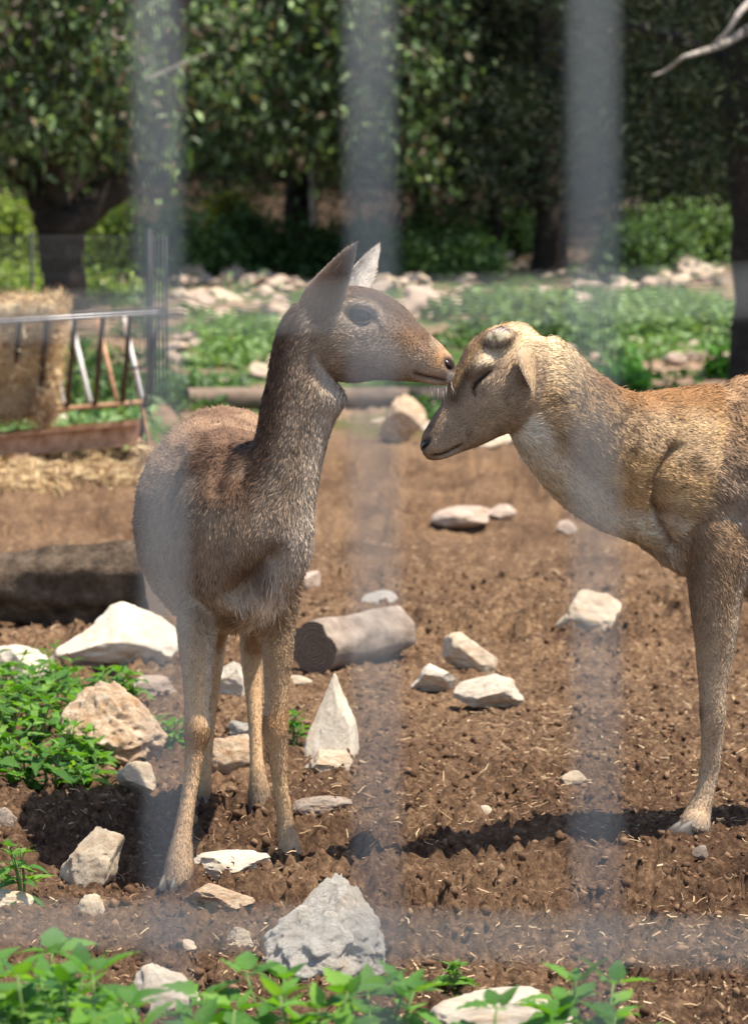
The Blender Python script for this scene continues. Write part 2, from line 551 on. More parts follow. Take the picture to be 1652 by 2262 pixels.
def fur(V, Nn, F3, flow, colv, lenv, widv, dens, count, seed=1, stray=.03):
    """coat of fine strands: ribbons rooted on the skin, combed along flow"""
    r = np.random.default_rng(seed)
    a, b, c = V[F3[:, 0]], V[F3[:, 1]], V[F3[:, 2]]
    ar = np.linalg.norm(np.cross(b - a, c - a), axis=1) * dens[F3].mean(1)
    cs = np.cumsum(ar); cs /= cs[-1]
    f = F3[np.minimum(np.searchsorted(cs, r.random(count)), len(F3) - 1)]
    q = r.random((count, 2)); fl = q.sum(1) > 1; q[fl] = 1 - q[fl]
    w = np.stack([1 - q.sum(1), q[:, 0], q[:, 1]], -1)
    mixw = lambda A: (A[f] * w[..., None]).sum(1)
    P = mixw(V); n = mixw(Nn); n /= np.linalg.norm(n, axis=1)[:, None] + 1e-9
    d = mixw(flow)
    # clumps: neighbouring hairs lean together
    cl = np.stack([noise(P, 38, 5), noise(P, 38, 6), noise(P, 38, 7)], -1) * .55 + (r.random((count, 3)) - .5) * .5
    d = d / (np.linalg.norm(d, axis=1)[:, None] + 1e-9) + cl
    d = d - (d * n).sum(1)[:, None] * n; d /= np.linalg.norm(d, axis=1)[:, None] + 1e-9
    L = (mixw(lenv[:, None])[:, 0] * (.55 + .8 * r.random(count)) * (1 + .35 * noise(P, 20, 15)))[:, None]
    wd = (mixw(widv[:, None])[:, 0] * (.7 + .6 * r.random(count)))[:, None]
    lift = (.10 + .16 * r.random(count) + .45 * (r.random(count) < stray))[:, None]
    side = np.cross(n, d); roll = (r.random(count) - .5) * 1.2
    side = side * np.cos(roll)[:, None] + n * np.sin(roll)[:, None]
    p0 = P - n * .001
    p1 = P + L * .55 * (d * .93 + n * lift * 1.15)
    p2 = P + L * (d * .98 + n * lift * .9)
    X = np.stack([p0 - side * wd, p0 + side * wd, p1 - side * wd * .8, p1 + side * wd * .8, p2], 1)
    i = np.arange(count)[:, None] * 5
    Lp = np.concatenate([i + np.array([2, 3, 1, 0]), i + np.array([4, 3, 2])], 1).ravel()
    me = mesh_np(X.reshape(-1, 3), Lp, np.tile([4, 3], count), 'coat')
    base = mixw(colv) * (1 + .22 * (r.random((count, 1)) - .5)) * (1 + .22 * noise(P, 70, 25)[:, None])
    dk = (r.random((count, 1)) < .2)
    base = np.where(dk, base * .6, base)
    # banded hairs: darker root, paler tip
    cc = np.stack([base * .8, base * .8, base, base, base * 1.15], 1)
    set_col(me, cc.reshape(-1, 3))
    nn = n * .75 + d * .05 + side * 0
    nn = np.repeat(nn[:, None] + (r.random((count, 1, 3)) - .5) * .5, 5, 1).reshape(-1, 3)
    nn /= np.linalg.norm(nn, axis=1)[:, None]
    me.normals_split_custom_set_from_vertices(nn.astype(np.float32))
    return me

def tri_faces(me):
    me.calc_loop_triangles()
    T = np.empty(len(me.loop_triangles) * 3, np.int32); me.loop_triangles.foreach_get('vertices', T)
    return T.reshape(-1, 3)

def smooth_field(me, X, it):
    """average a per-vertex field along the mesh edges"""
    E = np.empty(len(me.edges) * 2, np.int32); me.edges.foreach_get('vertices', E); E = E.reshape(-1, 2)
    deg = np.bincount(E.ravel(), minlength=len(X))[:, None] + 1.0
    for _ in range(it):
        Y = X.copy()
        for c in range(X.shape[1]):
            Y[:, c] += np.bincount(E[:, 0], X[E[:, 1], c], len(X)) + np.bincount(E[:, 1], X[E[:, 0], c], len(X))
        X = Y / deg
    return X

def seg_dist(P, A, B):
    A = np.asarray(A, float); B = np.asarray(B, float)
    t = np.clip(((P - A) @ (B - A)) / ((B - A) @ (B - A)), 0, 1)
    return np.linalg.norm(P - (A + t[:, None] * (B - A)), axis=1)
def poly_dist(P, pts): return np.min([seg_dist(P, a, b) for a, b in zip(pts[:-1], pts[1:])], 0)
def ell(P, c, rx, ry, ang=0):
    """elliptic distance (1 on the rim) in picture units, ang in degrees clockwise in the picture"""
    d = P - np.asarray(c, float); a = math.radians(ang)
    x = d[:, 0] * math.cos(a) + d[:, 1] * math.sin(a); y = -d[:, 0] * math.sin(a) + d[:, 1] * math.cos(a)
    return np.sqrt((x / rx) ** 2 + (y / ry) ** 2)
def flat_uv(V, Y):
    """side-view coordinates (picture units at distance Y) of points, ignoring how far left or right of the midline they are"""
    d = np.stack([V[:, 0], np.full(len(V), Y), V[:, 2] - CAM_H], -1)
    c, s = math.cos(PITCH), math.sin(PITCH)
    z = d[:, 1] * c - d[:, 2] * s; y = d[:, 1] * s + d[:, 2] * c
    return np.stack([CU + FOC * d[:, 0] / z, CV - FOC * y / z], -1)
def lerp(a, b, t):
    a = np.asarray(a, float); b = np.asarray(b, float); t = np.asarray(t)[..., None]
    return a * (1 - t) + b * t

def ear_mesh(base, tip, half_w, open_dir, cup, bend, col_out, col_in, col_edge, nt_=16, nq=12, wbase=.5, thick=.0025, peak=.42, point=1.7):
    base, tip, bend = np.asarray(base, float), np.asarray(tip, float), np.asarray(bend, float)
    ax = tip - base; L = np.linalg.norm(ax); ax = ax / L
    o = np.asarray(open_dir, float); o = o - (o @ ax) * ax; o /= np.linalg.norm(o)
    sd = np.cross(ax, o)
    V = []; C = []; Nn = []
    for layer in (0, 1):
        for i in range(nt_ + 1):
            t = i / nt_
            w = half_w * (wbase + (1 - wbase) * math.sin(min(t / peak, 1) * math.pi / 2)) * (1 - max(0, (t - peak + .07) / (1 - peak + .07)) ** point) ** .85
            cup_t = cup * (1 - .55 * t)
            for j in range(nq + 1):
                q = -1 + 2 * j / nq
                ang = q * cup_t
                r = w / max(cup_t, .15)
                p = base + ax * L * t + bend * (t * t) + sd * r * math.sin(ang) * 1.0 + o * (r * (1 - math.cos(ang))) 
                nn = -(o * math.cos(ang) - sd * math.sin(ang))
                th = thick * (1 - q ** 4) * (1 - t ** 6) + .0004
                p = p + nn * (th if layer == 0 else -th)
                edge = max(abs(q) ** 7, t ** 12)
                C.append(lerp(col_out if layer == 0 else col_in, col_edge, np.array(edge))); V.append(p); Nn.append(nn if layer == 0 else -nn)
    F = []
    m = (nt_ + 1) * (nq + 1)
    for i in range(nt_):
        for j in range(nq):
            a = i * (nq + 1) + j; q4 = (a, a + 1, a + nq + 2, a + nq + 1)
            F.append(q4); F.append(tuple(k + m for k in reversed(q4)))
    for i in range(nt_):
        for j in (0, nq):
            a = i * (nq + 1) + j; b = a + nq + 1
            F.append((a, b, b + m, a + m) if j == 0 else (b, a, a + m, b + m))
    for j in range(nq):
        a = nt_ * (nq + 1) + j; F.append((a, a + 1, a + 1 + m, a + m))
    me = mesh_from(V, F)
    bm = bmesh.new(); bm.from_mesh(me); bmesh.ops.recalc_face_normals(bm, faces=bm.faces); bm.to_mesh(me); bm.free()
    C = np.array(C).reshape(-1, 3)
    set_col(me, C)
    return me, np.array(V), np.array(Nn), C, ax

def add_ear(root, *args, hair=2600, hlen=.0045, seed=3, **kw):
    me, V, Nn, C, ax = ear_mesh(*args, **kw)
    e = obj('ear', me, M['skin'], root)
    T = tri_faces(me)
    f = fur(V, Nn, T, np.repeat(ax[None], len(V), 0), C, np.full(len(V), hlen), np.full(len(V), .0005), np.ones(len(V)), hair, seed)
    obj('ear_fur', f, M['coat'], e)
    return e

def hoof_mesh(tip, direction, w, h, l, split=True):
    """one cloven hoof: two horn toes"""
    d = np.array([direction[0], direction[1], 0.0]); d /= np.linalg.norm(d)
    s = np.array([d[1], -d[0], 0.0])
    mb = MB()
    for k in (-1, 1):
        rings = []
        for t, ww, hh in ((0, .48, .95), (.35, .5, .85), (.7, .42, .6), (1, .16, .28)):
            c = np.asarray(tip) - d * l * (1 - t) + s * k * w * (.52 + .05 * t)
            rings.append((c, ww * w, hh * h))
        V = []
        n = 10
        for c, ww, hh in rings:
            for j in range(n):
                th = 2 * math.pi * j / n
                z = math.sin(th)
                V.append(c + s * ww * math.cos(th) * (1 if z < .2 else .85) + np.array([0, 0, hh * max(z, -.0) if z > 0 else -.004]))
        F = []
        for i in range(len(rings) - 1):
            for j in range(n): F.append((i * n + j, i * n + (j + 1) % n, (i + 1) * n + (j + 1) % n, (i + 1) * n + j))
        F.append(tuple(reversed(range(n)))); F.append(tuple(range(3 * n, 4 * n)))
        mb.add(V, F)
    return mb.mesh()

def eye_mesh(c, rx, ry, rz, tilt):
    bm = bmesh.new(); bmesh.ops.create_uvsphere(bm, u_segments=20, v_segments=14, radius=1)
    V = np.array([v.co[:] for v in bm.verts]) * np.array([rx, ry, rz]); F = [[v.index for v in f.verts] for f in bm.faces]; bm.free()
    a = math.radians(tilt)
    V = np.stack([V[:, 0] * math.cos(a) + V[:, 2] * math.sin(a), V[:, 1], -V[:, 0] * math.sin(a) + V[:, 2] * math.cos(a)], -1) + c
    return mesh_from(V, F)

def whiskers(root, pts, dirs, L):
    for p, d in zip(pts, dirs):
        mb = MB(); d = np.array(d, float); d /= np.linalg.norm(d)
        q = np.asarray(p, float)
        l = L * random.uniform(.6, 1.2)
        mb.tube([q, q + d * l * .5 + np.array([0, 0, -.002]), q + d * l + np.array([0, 0, -.008])], [.0004, .0003, .0001], 4)
        obj('whisker', mb.mesh(), M['whisker'], root)

# ---------------- standing doe with raised head
def doe():
    HY = 7.20
    lofts = []
    lofts.append(Loft('torso', [
        [-.262, 7.13, .64, 0, 0, 1, .05, .08],
        [-.265, 7.16, .645, 0, 0, 1, .090, .125],
        [-.272, 7.23, .668, 0, 0, 1, .122, .172],
        [-.283, 7.32, .682, 0, 0, 1, .140, .198],
        [-.295, 7.46, .680, 0, 0, 1, .158, .208],
        [-.312, 7.60, .668, 0, 0, 1, .182, .222],
        [-.322, 7.75, .668, 0, 0, 1, .194, .226],
        [-.327, 7.90, .695, 0, 0, 1, .185, .218],
        [-.330, 8.02, .725, 0, 0, 1, .155, .186],
        [-.330, 8.12, .75, 0, 0, 1, .11, .14],
        [-.330, 8.18, .76, 0, 0, 1, .05, .07]]))
    # neck from head down to chest; up points to the nape (left in the picture)
    up = (-1, -.25)
    lofts.append(Loft('neck', [
        img_ring(700, 690, HY, 50, .050, (-1, -.6)),
        img_ring(680, 735, HY, 64, .056, (-1, -.35)),
        img_ring(662, 805, HY, 66, .058, (-1, -.2)),
        img_ring(662, 885, HY - .005, 84, .062, (-1, -.15)),
        img_ring(640, 985, HY - .01, 80, .070, (-1, -.3)),
        img_ring(612, 1085, HY - .01, 90, .084, (-1, -.45)),
        img_ring(580, 1185, HY - .005, 118, .108, (-1, -.6)),
        img_ring(552, 1255, HY + .025, 112, .105, (-1, -.7)),
        img_ring(530, 1310, HY + .06, 85, .085, (-1, -.7))]))
    # sloping mass between withers and neck
    lofts.append(Loft('withers', [
        img_ring(628, 1030, HY + .02, 80, .07, (-.6, -1)),
        img_ring(560, 1085, HY + .05, 118, .11, (-.5, -1)),
        img_ring(500, 1110, HY + .13, 140, .125, (-.3, -1))]))
    ax = np.array([270., 80.]); ax /= np.linalg.norm(ax); pu = (ax[1], -ax[0])
    lofts.append(Loft('head', [
        img_ring(1001, 815, HY, 25, .016, pu),
        img_ring(992, 815, HY, 35, .025, pu),
        img_ring(970, 811, HY, 42, .029, pu),
        img_ring(938, 795, HY, 54, .033, pu),
        img_ring(898, 778, HY, 69, .039, pu),
        img_ring(850, 756, HY, 92, .052, pu),
        img_ring(802, 742, HY, 106, .065, pu),
        img_ring(750, 738, HY, 104, .066, pu),
        img_ring(708, 742, HY, 84, .054, pu),
        img_ring(680, 750, HY, 50, .035, pu)]))
    # brow ridges and cheek bulk
    for sgn in (-1, 1):
        lofts.append(Loft('head', [img_ring(835, 690, HY + sgn * .044, 13, .011, pu), img_ring(800, 674, HY + sgn * .052, 17, .014, pu), img_ring(765, 676, HY + sgn * .05, 14, .011, pu)]))
    FL = leg_rings([(1260, 400, 500, 7.30), (1330, 395, 492, 7.27), (1390, 392, 480, 7.24), (1450, 397, 475, 7.21), (1500, 403, 470, 7.19), (1560, 407, 465, 7.17),
                    (1612, 406, 468, 7.155), (1660, 408, 452, 7.15), (1720, 405, 441, 7.14), (1780, 396, 432, 7.125), (1840, 383, 425, 7.11), (1880, 372, 428, 7.10), (1925, 362, 428, 7.085), (1962, 356, 416, 7.07)])
    FR = leg_rings([(1230, 575, 672, 7.36), (1310, 588, 664, 7.37), (1390, 583, 652, 7.375), (1450, 580, 648, 7.375), (1500, 583, 641, 7.375), (1560, 584, 638, 7.375),
                    (1612, 578, 638, 7.372), (1660, 590, 635, 7.375), (1720, 600, 635, 7.38), (1780, 608, 643, 7.38), (1840, 613, 654, 7.38), (1880, 612, 666, 7.375), (1912, 614, 671, 7.37)])
    HR = leg_rings([(1180, 480, 640, 7.93), (1280, 515, 628, 7.90), (1370, 528, 605, 7.96), (1420, 530, 590, 8.02), (1460, 533, 582, 8.03), (1520, 540, 580, 8.02), (1600, 548, 580, 7.99), (1660, 551, 581, 7.97),
                    (1710, 551, 588, 7.955), (1760, 547, 600, 7.95), (1800, 549, 606, 7.94)])
    HL = leg_rings([(1180, 370, 500, 8.0), (1280, 420, 520, 7.98), (1370, 450, 510, 8.04), (1420, 458, 500, 8.10), (1460, 456, 495, 8.11), (1520, 452, 486, 8.10), (1600, 444, 476, 8.08), (1680, 438, 470, 8.065),
                    (1730, 434, 468, 8.055), (1768, 430, 466, 8.05), (1790, 430, 464, 8.04)])
    for r, nm in ((FL, 'foreleg'), (FR, 'foreleg'), (HR, 'hindleg'), (HL, 'hindleg')): lofts.append(Loft(nm, r, 4))
    # tail
    lofts.append(Loft('tail', [[-.33, 8.16, .84, 0, 1, 0, .03, .02], [-.33, 8.21, .80, 0, 1, 0, .03, .018], [-.33, 8.235, .70, 0, 1, 0, .022, .014], [-.33, 8.235, .62, 0, 1, 0, .008, .006]]))
    mb = MB()
    for l in lofts: l.add(mb)
    me = remeshed(mb, .0058, 6)
    V, N = get_np(me)
    reg, k, ss, su, flow = locate(V, lofts)
    names = np.array([l.region for l in lofts])[reg]
    # soften where neck, shoulder and chest flow into each other
    w8 = np.exp(-(((V[:, 0] + .28) / .2) ** 2 + ((V[:, 1] - 7.18) / .16) ** 2 + ((V[:, 2] - .72) / .22) ** 2))[:, None]
    V = V * (1 - w8) + smooth_field(me, V, 40) * w8
    put_np(me, V); V, N = get_np(me)
    uv = flat_uv(V, HY)
    side = np.abs(V[:, 1] - HY)
    onhead = (names == 'head')
    # --- carve the face
    mouth = [(916, 824), (935, 831), (955, 835), (985, 842)]
    dm = poly_dist(uv, mouth)
    hm = onhead & (side > .004)
    V -= N * (hm * .0045 * np.exp(-(dm / 5) ** 2))[:, None]
    eye_d = ell(uv, (798, 696), 30, 19, 12)
    V -= N * (onhead * (side > .02) * .006 * np.exp(-eye_d ** 4))[:, None]
    dn = ell(uv, (992, 806), 17, 10, 50)
    V -= N * (onhead * (side > .006) * .004 * np.exp(-dn ** 4))[:, None]
    jaw = ell(uv, (745, 800), 60, 34, 20)
    V += N * (onhead * (side > .02) * .004 * np.exp(-jaw ** 2))[:, None]
    # throat tuft and folds of loose skin
    V += N * ((names == 'neck') * .018 * np.exp(-ell(uv, (742, 880), 42, 34) ** 2))[:, None]
    sc = flat_uv(V, 7.2)
    fold = poly_dist(sc, [(500, 985), (492, 1030), (478, 1075)])
    V -= N * ((V[:, 1] < 7.4) * .010 * np.exp(-(fold / 16) ** 2))[:, None]
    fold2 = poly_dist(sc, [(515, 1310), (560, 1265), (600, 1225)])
    V -= N * ((V[:, 1] < 7.3) * .022 * np.exp(-(fold2 / 30) ** 2))[:, None]
    put_np(me, V); V, N = get_np(me)
    # --- coat colour
    grey = np.array([.26, .20, .15]); dark = np.array([.085, .052, .034]); cream = np.array([.50, .42, .33]); tan = np.array([.52, .36, .215]); buff = np.array([.285, .205, .14])
    C = np.repeat(grey[None], len(V), 0)
    nz = fbm(V, 9, 3, 5)
    t = names == 'torso'
    C = np.where(t[:, None], lerp(buff, grey, smooth(-.3, .3, nz)), C)
    C = np.where(t[:, None], lerp(C, dark * 1.5, smooth(.55, .95, su + nz * .2) * (V[:, 1] < 8)), C)
    C = np.where(t[:, None], lerp(C, cream, smooth(-.45, -.9, su + nz * .15)), C)
    C = np.where((t & (V[:, 1] > 7.5) & (su > .35))[:, None], lerp(C, [.36, .25, .165], .7 * smooth(-.5, .4, nz) + 0 * nz), C)
    nk = (names == 'neck') | (names == 'withers')
    C = np.where(nk[:, None], lerp(C, dark * 1.1, smooth(.05, .8, su + nz * .35)), C)
    C = np.where((names == 'neck')[:, None], lerp(C, [.50, .43, .355], smooth(-.3, -.85, su + nz * .2)), C)
    chest = ell(sc, (572, 1352), 40, 78, 20)
    C = lerp(C, [.85, .81, .75], np.exp(-chest ** 3) * (V[:, 1] < 7.45))
    brisk = ell(sc, (500, 1350), 90, 60, -20)
    C = lerp(C, [.42, .35, .27], np.exp(-brisk ** 3) * (V[:, 1] < 7.5) * .7)
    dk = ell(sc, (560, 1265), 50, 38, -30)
    C = lerp(C, dark * 1.1, np.exp(-dk ** 3) * (V[:, 1] < 7.4) * .8)  # shade of the chest fold painted into the coat
    fl_ = names == 'foreleg'; hl_ = names == 'hindleg'
    legc = lerp(buff, tan, smooth(.05, .45, k + nz * .12))
    C = np.where((fl_ | hl_)[:, None], legc, C)
    knee = np.exp(-((sc[:, 1] - 1618) / 34) ** 2)
    C = np.where(fl_[:, None], lerp(C, [.30, .165, .075], knee * .75), C)
    C = np.where((fl_ | hl_)[:, None], lerp(C, [.55, .47, .38], smooth(.35, .9, np.where(V[:, 0] < -.30, ss, -ss) * np.where(k < .45, 1, .3)) * .6), C)
    mud = smooth(.72, .95, k + nz * .15)
    C = np.where(hl_[:, None], lerp(C, [.12, .10, .08], mud * .9), C)
    C = np.where(fl_[:, None], lerp(C, [.26, .20, .145], mud * .6), C)
    # face
    H = lerp([.30, .225, .165], grey * 1.1, smooth(-.2, .5, nz))
    H = lerp(H, [.12, .078, .054], smooth(.35, .85, su + nz * .15) * (uv[:, 0] < 950))
    H = lerp(H, [.50, .41, .32], np.exp(-ell(uv, (840, 775), 110, 30, 22) ** 2) * .75)
    H = lerp(H, [.40, .24, .12], np.exp(-ell(uv, (745, 628), 26, 26) ** 2) * .8)
    H = lerp(H, [.50, .30, .16], np.exp(-ell(uv, (970, 792), 16, 34, 25) ** 2) * .9)
    H = lerp(H, [.26, .15, .085], np.exp(-ell(uv, (900, 748), 60, 22, 32) ** 2) * .7)
    H = lerp(H, [.58, .48, .38], np.exp(-ell(uv, (950, 852), 46, 14, 4) ** 4) * .9)
    H = lerp(H, [.66, .62, .58], np.exp(-ell(uv, (996, 838), 12, 15, 0) ** 4) * .9)
    H = lerp(H, [.58, .49, .39], np.exp(-((eye_d - 1.5) / .28) ** 2) * .55)
    H = lerp(H, [.03, .022, .018], np.exp(-eye_d ** 6) * .95)
    H = lerp(H, [.05, .034, .026], np.exp(-(poly_dist(uv, [(826, 700), (838, 712), (846, 728)]) / 4.5) ** 2))
    H = lerp(H, [.10, .07, .055], np.exp(-(poly_dist(uv, [(690, 700), (720, 702), (735, 712)]) / 12) ** 2) * .7)
    H = lerp(H, [.03, .022, .02], np.exp(-(dm / 4) ** 2))
    nose = np.exp(-ell(uv, (993, 804), 21, 13, 55) ** 5)
    H = lerp(H, [.017, .014, .014], nose)
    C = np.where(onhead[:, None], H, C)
    C = np.where((names == 'tail')[:, None], dark, C)
    bare = np.clip(np.where(onhead, nose + np.exp(-eye_d ** 6) + np.exp(-(dm / 4) ** 2), 0), 0, 1)
    hl = np.select([onhead, names == 'neck', names == 'withers', names == 'torso', names == 'tail'], [.0095, .0125, .0125, .0125, .03], .0075)
    hl = hl * np.where(onhead, .45 + .55 * smooth(980, 780, uv[:, 0]), 1)
    hl = np.where(fl_ | hl_, np.maximum(.0065, .02 * (1 - k * 2.5)), hl)
    hl = np.where((chest < 1.3) & (V[:, 1] < 7.45), .036, hl)
    hw = np.select([onhead, fl_ | hl_], [.0008, .00075], .0009)
    dens = np.select([onhead, fl_ | hl_, names == 'neck'], [2.6, 1.9, 1.4], 1.0) * (1 - bare) * np.where(V[:, 1] > 7.85, .5, 1)
    flow = np.where(((names == 'withers') | ((names == 'neck') & (k > .75)))[:, None], np.array([-.15, .2, -1.0]), flow)
    ft = (names == 'torso') & (V[:, 1] < 7.42)
    flow = np.where(ft[:, None], np.stack([(V[:, 0] + .28) * 2.5, smooth(7.2, 7.42, V[:, 1]) * .9, -1 + 0 * nz], -1), flow)
    flow = flow + np.where(((names == 'torso') & (V[:, 1] >= 7.45))[:, None], np.array([0, 0, -.5]), 0)
    flow = smooth_field(me, flow, 45)
    C = np.clip(C * np.array([1.24, 1.15, 1.05]), 0, .85)
    root = thing('deer', (-.28, 7.5, 0), 'grey-brown doe standing with raised head and pricked ears, sniffing the other deer', 'deer')
    set_col(me, C * .85)
    body = obj('body', me, M['skin'], root)
    f = fur(V, N, tri_faces(me), flow, C, hl, hw, dens, 190000, 11)
    obj('coat', f, M['coat'], body)
    # ears: the near one shows its dark back, the far one its pale inside
    add_ear(root, W(672, 700, HY - .045), W(791, 538, HY - .085), .058, (.60, .60, .2), 1.1, (-.004, 0, .002), [.15, .095, .062], [.5, .42, .35], [.45, .37, .29], seed=4, wbase=.82, peak=.22, point=1.15, hair=5000, hlen=.008)
    add_ear(root, W(768, 652, HY + .03), W(838, 543, HY + .085), .034, (.35, -.85, -.1), 1.0, (0, 0, .004), [.16, .105, .075], [.62, .55, .47], [.5, .42, .33], seed=5, wbase=.7, peak=.3, point=1.3, hair=4000, hlen=.007)
    for s_ in (-1, 1):
        c = W(797, 696, HY); c[1] = HY + s_ * .0535
        obj('eye', eye_mesh(c, .0200, .0125, .0130, -6), M['eye'], root)
        # lids
        for arc, r_, cc in (((200, 345), .0042, 0), ((20, 165), .0032, 1)):
            mb = MB(); pts = []
            for q in np.linspace(arc[0], arc[1], 12):
                a = math.radians(q)
                x = .0218 * math.cos(a); z = -.0140 * math.sin(a)
                pts.append(c + np.array([x, s_ * (.0085 - .004 * abs(math.cos(a)) ** 2), z - .12 * x]))
            mb.tube(pts, [r_ * (.35 + .65 * math.sin(math.pi * i / 11)) for i in range(12)], 8)
            mm = mb.mesh(); set_col(mm, np.repeat([[.07, .05, .038]], len(mm.vertices), 0))
            obj('eyelid', mm, M['skin'], root)
    obj('nose', eye_mesh(W(988, 803, HY), .0165, .0245, .0085, 52), M['nosepad'], root)
    for (u, v, Y), dr, w in (((372, 1974, 7.05), (-.25, -1), .021), ((650, 1914, 7.355), (.25, -1), .020), ((582, 1806, 7.93), (.35, -1), .021), ((444, 1790, 8.03), (0, -1), .018)):
        p = W(u, v, Y); p[2] = top_z(p[0], p[1]) * .5 - .004
        d = np.array([dr[0], dr[1], 0.0]); d /= np.linalg.norm(d)
        obj('hoof', hoof_mesh(p + d * .020 + np.array([0, 0, .010]), dr, w, .036, .060), M['hoof'], root)
    pts = [W(950 + 9 * i, 850 + random.uniform(-3, 5), HY - .022 + random.uniform(0, .01)) for i in range(6)] + [W(996, 840, HY - .012)]
    whiskers(root, pts, [(random.uniform(-.1, .8), -.5, random.uniform(-1, -.4)) for _ in pts], .028)
    return root
doe()

# ---------------- buck with lowered head and antler scars
def buck():
    HY = 7.22
    lofts = []
    by = lambda x: 7.53 + (x - .7) * .12
    T = []
    for x, top, bot, a in ((.565, .935, .66, .075), (.64, .952, .60, .112), (.73, .982, .545, .142), (.85, 1.005, .525, .160), (1.02, .995, .51, .178), (1.2, .985, .50, .184), (1.36, .985, .525, .172), (1.5, .97, .60, .145), (1.6, .92, .67, .10), (1.65, .87, .72, .05)):
        T.append([x, by(x), (top + bot) / 2, 0, 0, 1, a, (top - bot) / 2])
    lofts.append(Loft('torso', T))
    def seg(t, b, Y, a):
        (tu, tv), (bu, bv) = t, b
        L = math.hypot(tu - bu, tv - bv)
        return img_ring((tu + bu) / 2, (tv + bv) / 2, Y, L / 2, a, ((tu - bu) / L, (tv - bv) / L))
    lofts.append(Loft('neck', [
        seg((1170, 708), (1130, 930), HY, .050),
        seg((1235, 752), (1158, 968), HY + .01, .058),
        seg((1310, 812), (1180, 1035), HY + .05, .070),
        seg((1375, 856), (1238, 1110), HY + .12, .084),
        seg((1440, 872), (1310, 1165), HY + .19, .098),
        seg((1520, 862), (1410, 1205), HY + .26, .112),
        seg((1600, 850), (1510, 1230), HY + .31, .125)]))
    lofts.append(Loft('head', [
        seg((924, 966), (948, 1008), HY, .019),
        seg((929, 956), (963, 1014), HY, .027),
        seg((944, 940), (990, 1011), HY, .031),
        seg((972, 904), (1022, 1000), HY, .035),
        seg((1005, 860), (1055, 990), HY, .042),
        seg((1036, 800), (1095, 976), HY, .056),
        seg((1068, 748), (1135, 964), HY, .067),
        seg((1100, 715), (1165, 940), HY, .066),
        seg((1150, 703), (1190, 900), HY, .055),
        seg((1190, 725), (1210, 860), HY, .036)]))
    for sgn in (-1, 1):
        # antler pedicle and brow
        lofts.append(Loft('pedicle', [[*W(1112, 762, HY + sgn * .028), 1, 0, 0, .028, .030], [*W(1102, 746, HY + sgn * .042), 1, 0, 0, .027, .033], [*W(1098, 740, HY + sgn * .048), 1, 0, 0, .021, .030]]))
        lofts.append(Loft('head', [img_ring(1035, 832, HY + sgn * .046, 14, .011, (-.6, -.7)), img_ring(1062, 806, HY + sgn * .054, 18, .014, (-.6, -.7)), img_ring(1090, 800, HY + sgn * .05, 14, .01, (-.6, -.7))]))
    NL = leg_rings([(1130, 1500, 1680, 7.50), (1220, 1515, 1672, 7.46), (1300, 1520, 1642, 7.44), (1400, 1531, 1628, 7.43), (1470, 1538, 1614, 7.425), (1530, 1543, 1604, 7.42), (1580, 1544, 1602, 7.42), (1640, 1548, 1594, 7.425),
                    (1700, 1544, 1588, 7.43), (1750, 1535, 1577, 7.425), (1790, 1515, 1571, 7.42), (1820, 1497, 1570, 7.41), (1842, 1488, 1568, 7.40)])
    lofts.append(Loft('foreleg', NL, 4))
    def wleg(rows): return [[x, y, z, 0, 1, 0, r, r * 1.08] for x, y, z, r in rows]
    FLeg = wleg([(.83, 7.62, .70, .08), (.845, 7.635, .58, .055), (.85, 7.64, .48, .042), (.86, 7.64, .36, .030), (.862, 7.64, .30, .028), (.87, 7.64, .22, .020), (.875, 7.64, .13, .019), (.868, 7.64, .09, .024), (.85, 7.635, .055, .030)])
    lofts.append(Loft('foreleg', FLeg, 4))
    for dy, dx in ((-.10, 0), (.09, -.10)):
        yy = by(1.45) + dy
        lofts.append(Loft('hindleg', wleg([(1.46 + dx, yy, .80, .12), (1.42 + dx, yy, .64, .10), (1.40 + dx, yy, .52, .065), (1.47 + dx, yy, .42, .042), (1.53 + dx, yy, .35, .032), (1.52 + dx, yy, .27, .024), (1.505 + dx, yy, .15, .021), (1.49 + dx, yy, .09, .025), (1.465 + dx, yy, .05, .03)]), 4))
    lofts.append(Loft('tail', [[1.63, by(1.63), .88, 0, 1, 0, .03, .02], [1.69, by(1.69), .82, 0, 1, 0, .03, .018], [1.70, by(1.7), .70, 0, 1, 0, .02, .012], [1.70, by(1.7), .63, 0, 1, 0, .008, .006]]))
    mb = MB()
    for l in lofts: l.add(mb)
    me = remeshed(mb, .0058, 5)
    V, N = get_np(me)
    reg, k, ss, su, flow = locate(V, lofts)
    names = np.array([l.region for l in lofts])[reg]
    # soften where the skull runs into the neck
    cn = W(1195, 765, HY)
    w8 = np.exp(-(((V[:, 0] - cn[0]) / .06) ** 2 + ((V[:, 1] - HY) / .1) ** 2 + ((V[:, 2] - cn[2]) / .075) ** 2))[:, None]
    V = V * (1 - w8) + smooth_field(me, V, 40) * w8
    put_np(me, V); V, N = get_np(me)
    uv = flat_uv(V, HY); sc = flat_uv(V, 7.42)
    side = np.abs(V[:, 1] - HY)
    onhead = (names == 'head') | (names == 'pedicle')
    mouth = [(955, 1006), (975, 1004), (998, 993), (1014, 983)]
    dm = poly_dist(uv, mouth)
    V -= N * (onhead * (side > .004) * .004 * np.exp(-(dm / 5) ** 2))[:, None]
    lid = [(1080, 818), (1062, 833), (1047, 846), (1043, 858), (1046, 872)]
    dl = poly_dist(uv, lid)
    V -= N * (onhead * (side > .02) * .006 * np.exp(-(dl / 6) ** 2))[:, None]
    V += N * (onhead * (side > .02) * .005 * np.exp(-ell(uv, (1066, 848), 30, 20, -35) ** 2))[:, None]
    dn = ell(uv, (939, 978), 17, 7, -48)
